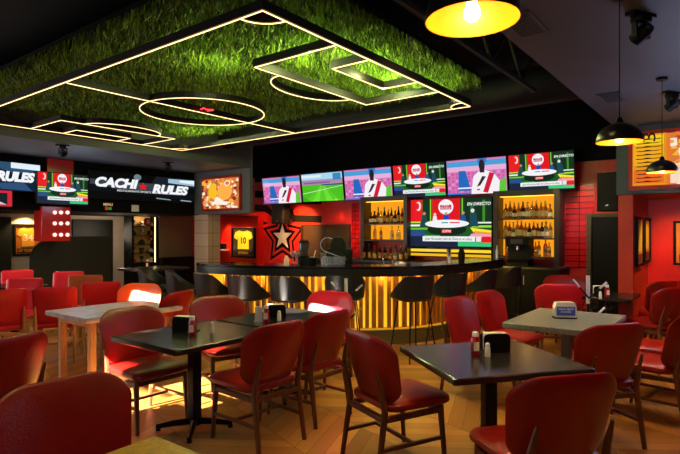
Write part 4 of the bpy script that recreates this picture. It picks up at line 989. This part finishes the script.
def shaker(x, y, z, label):
    e = empty('salt_shaker', (x, y, z), 0, label, 'salt shaker')
    MB().lathe([(.018, 0), (.018, .05), (.014, .066)], 14).build('shaker_glass', mat('salt_glass', '#e8e0d0', .3), e)
    MB().lathe([(.015, .0665), (.015, .08), (.008, .088)], 14).build('lid', STEEL, e)
TZ = .7505
def tp_(px, py, z=TZ): Y = (H-z)*F/(py-HY); return (px-CX)/F*Y, Y
x, y = tp_(186, 331); caddy(x, y, TZ, TH-R(70), 'black napkin caddy on the left black table')
x, y = tp_(193, 335); ketchup(x+.0, y-.02, TZ, 'ketchup bottle beside the napkin caddy on the left black table')
x, y = tp_(212, 333); shaker(x, y, TZ, 'glass salt shaker alone on the left black table')
x, y = tp_(275, 318); caddy(x, y+.05, TZ, R(10), 'black napkin caddy on the sunlit table behind the left black one')
x, y = tp_(266.5, 321.5); ketchup(x, y-.03, TZ, 'ketchup bottle on the sunlit table behind the left black one')
x, y = tp_(279.5, 320); shaker(x, y-.02, TZ, 'salt shaker on the sunlit table near its ketchup bottle')
x, y = tp_(258.5, 321.5)
e = empty('menu_card_holder', (x, y, TZ), R(-20), 'upright white card holder on the sunlit table', 'card holder')
MB().box(-.035, .035, -.02, .02, 0, .008).build('base', WHITE, e); MB().box(-.033, .033, -.008, .008, .0085, .13).build('card', WHITE, e, bevel=.003)
x, y = tp_(496, 352); caddy(x, y+.05, TZ, R(6), 'black napkin caddy on the right dark table')
x, y = tp_(475.5, 354.5); ketchup(x, y, TZ, 'ketchup bottle with white cap on the right dark table')
x, y = tp_(487.5, 356.5); shaker(x, y, TZ, 'small white salt shaker in front of the caddy, right dark table')
x, y = tp_(564.5, 318)
e = empty('napkin_dispenser', (x, y, TZ), R(-8), 'blue and white napkin dispenser on the granite table', 'napkin holder')
MB().prism(rrect(0, 0, .2, .10, .02, 4), 0, .012).build('base', BLK, e)
prof = [(-.09, .0125), (-.095, .1), (-.08, .145), (.08, .145), (.095, .1), (.09, .0125)]
MB().polyxz(prof, -.045, .09).build('housing', STEEL, e, smooth=False)
MB().box(-.08, .08, -.049, -.0455, .03, .11).build('advert_panel', mat('advert_blue', '#3058c8', .4), e)
text('menú digital', 'advert_lettering', WHITE, e, 0, .09, -.05, .026, .0005)
text('ESCANEA', 'advert_lettering', WHITE, e, 0, .062, -.05, .022, .0005)
MB().box(-.06, .06, -.03, .03, .1455, .15).build('napkins', PAPER, e)
x, y = tp_(601, 296); caddy(x, y+.05, TZ, 0, 'small napkin caddy on the far black table near the doorway')
x, y = tp_(607, 297); ketchup(x, y, TZ, 'ketchup bottle on the far black table near the doorway')
x, y = tp_(601.5, 298.5); shaker(x-.03, y-.03, TZ, 'salt shaker on the far black table near the doorway')
q = Vector((-3.3, 9.3, 0)); ketchup(at(147.5, 9.2).x, 9.2, .9005, 'ketchup bottle on the high dark table at the left back')
ketchup(at(181, 9.55).x+.0, 9.55, .9005, 'sauce bottle beside black stools', 'hot') if False else None
# posts with slanting arms
def post(px, Y, top, label, rz=0):
    e = empty('arm_post', at(px, Y, 0), rz, label, 'post')
    MB().lathe([(.13, 0), (.13, .012), (.03, .03)], 24).build('base', BLKM, e)
    MB().tube([(0, 0, .03), (0, 0, top-.3)], .016, 10).build('pole', BLKM, e)
    MB().tube([(0, 0, top-.299), (0, 0, top)], .02, 10).build('silver_sleeve', STEEL, e)
    for (dx, dz, z0) in ((-.17, .2, top-.24), (.19, .17, top-.24), (.17, .16, top-.5), (-.13, .12, top-.5)):
        a = MB().tube([(0, -.02, z0), (dx*.6, -.02, z0+dz*.6)], .010, 8).build('arm', BLKM, e)
        MB().tube([(dx*.6, -.02, z0+dz*.6), (dx, -.02, z0+dz)], .012, 8).build('silver_tip', STEEL, a)
post(346, 6.05, 1.0, 'black post with silver sleeve and slanting arms in front of the bar')
post(588, 5.62, 1.07, 'black post with silver sleeve and slanting arms behind the granite table')
# ------------------------------------------------------------ bar stools
def make_stool():
    e = empty('bar_stool', (0, 0, 0))
    n = 22; pts = []
    for i in range(n+1):
        a = R(-118+236*i/n); k = abs(a)/R(118)
        x = -.205*math.cos(a)-.0; y = .235*math.sin(a)
        if k > .75: x += (k-.75)*.35
        ht = .255*(1-max(0, (k-.42)/.58)**1.1)+.045
        pts.append((x, y, ht))
    vs = []; fs = []
    for (x, y, ht) in pts:
        for sc, z, fl in ((.86, .72, 0), (1.0, .74, 0), (1+.16*ht/.35, .72+ht, 0), (.90+.16*ht/.35, .72+ht-.004, 0), (.88, .76, 0)):
            vs.append((x*sc, y*sc, z))
    for i in range(n):
        for k in range(5): j = (k+1) % 5; fs.append((i*5+k, i*5+j, (i+1)*5+j, (i+1)*5+k))
    fs += [tuple(range(4, -1, -1)), tuple(n*5+k for k in range(5))]
    m = MB(); m.add(vs, fs); m.build('bucket_back', BLKL, e)
    MB().pad(rrect(.03, 0, .42, .40, .1, 6), lambda a, b, c: (a, b, .735+c), .035).build('seat', BLKL, e)
    for sx in (-1, 1):
        for sy in (-1, 1):
            MB().tube([(sx*.13, sy*.13, .705), (sx*.21, sy*.2, 0)], .009, 6).build('leg', BLKM, e)
    z = .28; s_ = .13+.07*(1-z/.705)+.006
    MB().tube([(s_, s_, z), (-s_, s_, z), (-s_, -s_, z), (s_, -s_, z)], .007, 6, True).build('foot_ring', BLKM, e)
    return e
sp_ = make_stool(); first = True
for (px, Y, ang, lab) in [(213, 6.65, 45, 'black bucket bar stool at the left end of the bar, nearest the pale pillar'), (247, 6.4, 52, 'black bucket bar stool, second along from the left end of the bar'),
   (290, 6.28, 60, 'black bucket bar stool in front of the bar, left of the post with arms'), (345, 6.42, 85, 'black bucket bar stool right behind the post with silver sleeve'),
   (413, 6.35, 118, 'black bucket bar stool at the bar between post and red chairs'), (448, 6.75, 125, 'black bucket bar stool behind the bend of the bar, before the beer tap'),
   (480, 7.3, 150, 'black bucket bar stool near the right end of the bar'), (505, 7.9, 155, 'black bucket bar stool last at the right end of the bar'),
   (183, 7.0, 15, 'black bucket stool left of the bar, beside the pale pillar'), (155, 7.6, 0, 'black bucket stool below the souvenir cabinet at the left')]:
    o = sp_ if first else copy_tree(sp_); first = False
    o.location = at(px, Y); o.rotation_euler = (0, 0, R(ang)); tag(o, lab, 'bar stool', 'black bucket bar stools')
# dark planter near the doorway
e = empty('potted_fern', at(602, 7.4), 0, 'dark green leafy plant behind the far black table', 'plant')
MB().lathe([(.14, 0), (.19, .35), (.17, .35), (.14, .3), (.001, .3)], 18, cap=False).build('pot', BLK, e)
m = MB(); rr = random.Random(9)
for k in range(60):
    a = rr.random()*6.28; l = rr.uniform(.12, .26); zt = rr.uniform(.15, .4); c_, s_ = math.cos(a), math.sin(a)
    m.add([(0, 0, .3), (c_*l*.5-s_*.03, s_*l*.5+c_*.03, .3+zt), (c_*l, s_*l, .3+zt*.9), (c_*l*.5+s_*.03, s_*l*.5-c_*.03, .3+zt)], [(0, 1, 2, 3)])
m.build('leaves', mat('fern_green', '#1c3c1c', .5), e)
# ------------------------------------------------------------ pendant lamps
def pendant(px, py, Y, label, ceil=ZC, dia=.245):
    z = H+(HY-py)/F*Y; e = empty('pendant_lamp', at(px, Y, z), 0, label, 'pendant lamp', 'black dome pendant lamps')
    r = dia/2; m = MB(); prof = [(r*math.cos(R(a)), r*.86*math.sin(R(a))) for a in (0, 12, 25, 38, 50, 62, 74, 84)]
    inner = [(q[0]*.97, q[1]*.97) for q in reversed(prof)]
    MB().lathe([(r, -.004)]+prof, 32, cap=False).build('shade', mat('shade_black', '#0c0c0c', .3), e)
    MB().lathe([(.97*r, -.004)]+list(reversed(inner)), 32, cap=False).build('shade_lining', mat('gold_lining', '#d87c10', .4, .1), e)
    MB().lathe([(.02, r*.84), (.022, r*.9), (.012, r*1.1), (.003, r*1.12)], 12).build('lamp_cap', BLKM, e)
    MB().lathe([(.012, .06), (.014, .04), (.022, .02), (.0225, .008), (.014, -.004), (.002, -.008)], 14).build('bulb', mat('bulb_glow', (1, .7, .3), .5, emit=9), e)
    MB().tube([(0, 0, r*1.1), (0, 0, ceil-z)], .003, 6).build('cord', BLK, e)
    MB().lathe([(.045, ceil-z-.02), (.045, ceil-z-.001)], 16).build('ceiling_rose', BLK, e)
    light('pendant_light', 'POINT', at(px, Y, z-.03)+Vector((0, 0, 0)), 5, (1, .6, .2), .03)
pendant(472, 19, 1.36, 'black dome pendant lamp glowing yellow, largest, at the top edge')
pendant(619.5, 141.5, 2.95, 'black dome pendant lamp hanging left of the orange mural')
pendant(662, 172, 4.54, 'small black dome pendant lamp in front of the orange mural')
# ------------------------------------------------------------ warm spots on the walls
def wash(p, aim, pw, col=(1, .5, .15), sp=70): light('wall_spot', 'SPOT', p, pw, col, .02, aim=aim, spot=sp, blend=.8)
for px in (225, 240):
    v = onU(px, 0, Ur-.2)[0]; wash(W(Ur-.35, v, 1.92), W(Ur-.02, v, 1.3), 110, (1, .66, .32), sp=75)
v = onU(336, 0, Ub-.3)[0]; wash(W(Ub-.32, v, 2.25), W(Ub, v, 1.6), 170, sp=85)
v = onU(287, 0, Ub-.5)[0]; wash(W(Ub-.6, v-.1, 2.2), W(Ub, v, 1.5), 260, sp=95)
v = onU(262, 0, Ub-.5)[0]; wash(W(Ub-.55, v, 2.85), W(Ub, v, 1.9), 120, (1, .45, .3), 90)
v = onU(355, 0, Ub-.3)[0]; wash(W(Ub-.6, v, 2.2), W(Ub, v, 1.5), 40, (1, .3, .2), 70)
wash(W(Ub-.7, onU(580, 0, Ub)[0], 2.5), W(Ub, onU(582, 0, Ub)[0], 1.6), 60, (1, .7, .6), 85)
wash(W(8.2, .6, 2.0), W(8.7, .7, .6), 70, (1, .62, .2), 120)
wash(W(8.3, -.2, 2.0), W(9.0, -.2, .6), 70, (1, .62, .2), 120)
light('soffit_fill', 'POINT', W(5.6, .2, 1.9), 40, (.45, .62, 1), .3)
light('left_back_glow', 'POINT', W(6.6, 11.6, 1.5), 16, (1, .8, .6), .3)
light('screen_fill', 'POINT', W(4.6, 9.3, 2.2), 12, (.6, .75, 1), .3)  # unseen point lamp added to strengthen light from the left screens


def down(u, v, z, p, sp=100, c=(1, .66, .32)): light('downlight_fill', 'SPOT', W(u, v, z), p, c, .05, aim=W(u, v, 0), spot=sp, blend=.9)
for (u, v, z, p) in ((2.6, 1.0, 2.86, 70), (4.4, .6, 2.86, 110), (6.3, .7, 2.86, 110), (6.4, 2.4, 3.6, 150), (4.2, 2.0, 3.6, 130), (1.6, 2.4, 3.6, 55), (5.0, 8.9, 2.86, 90), (3.4, 9.0, 2.86, 80), (6.2, 4.6, 2.9, 70), (3.0, 5.6, 2.9, 70), (8.3, 4.0, 3.6, 45), (8.2, 5.9, 3.6, 45), (8.3, 2.4, 3.6, 35)): down(u, v, z, p)  # assumed warm downlights; the last ones are unseen fill added behind the bar
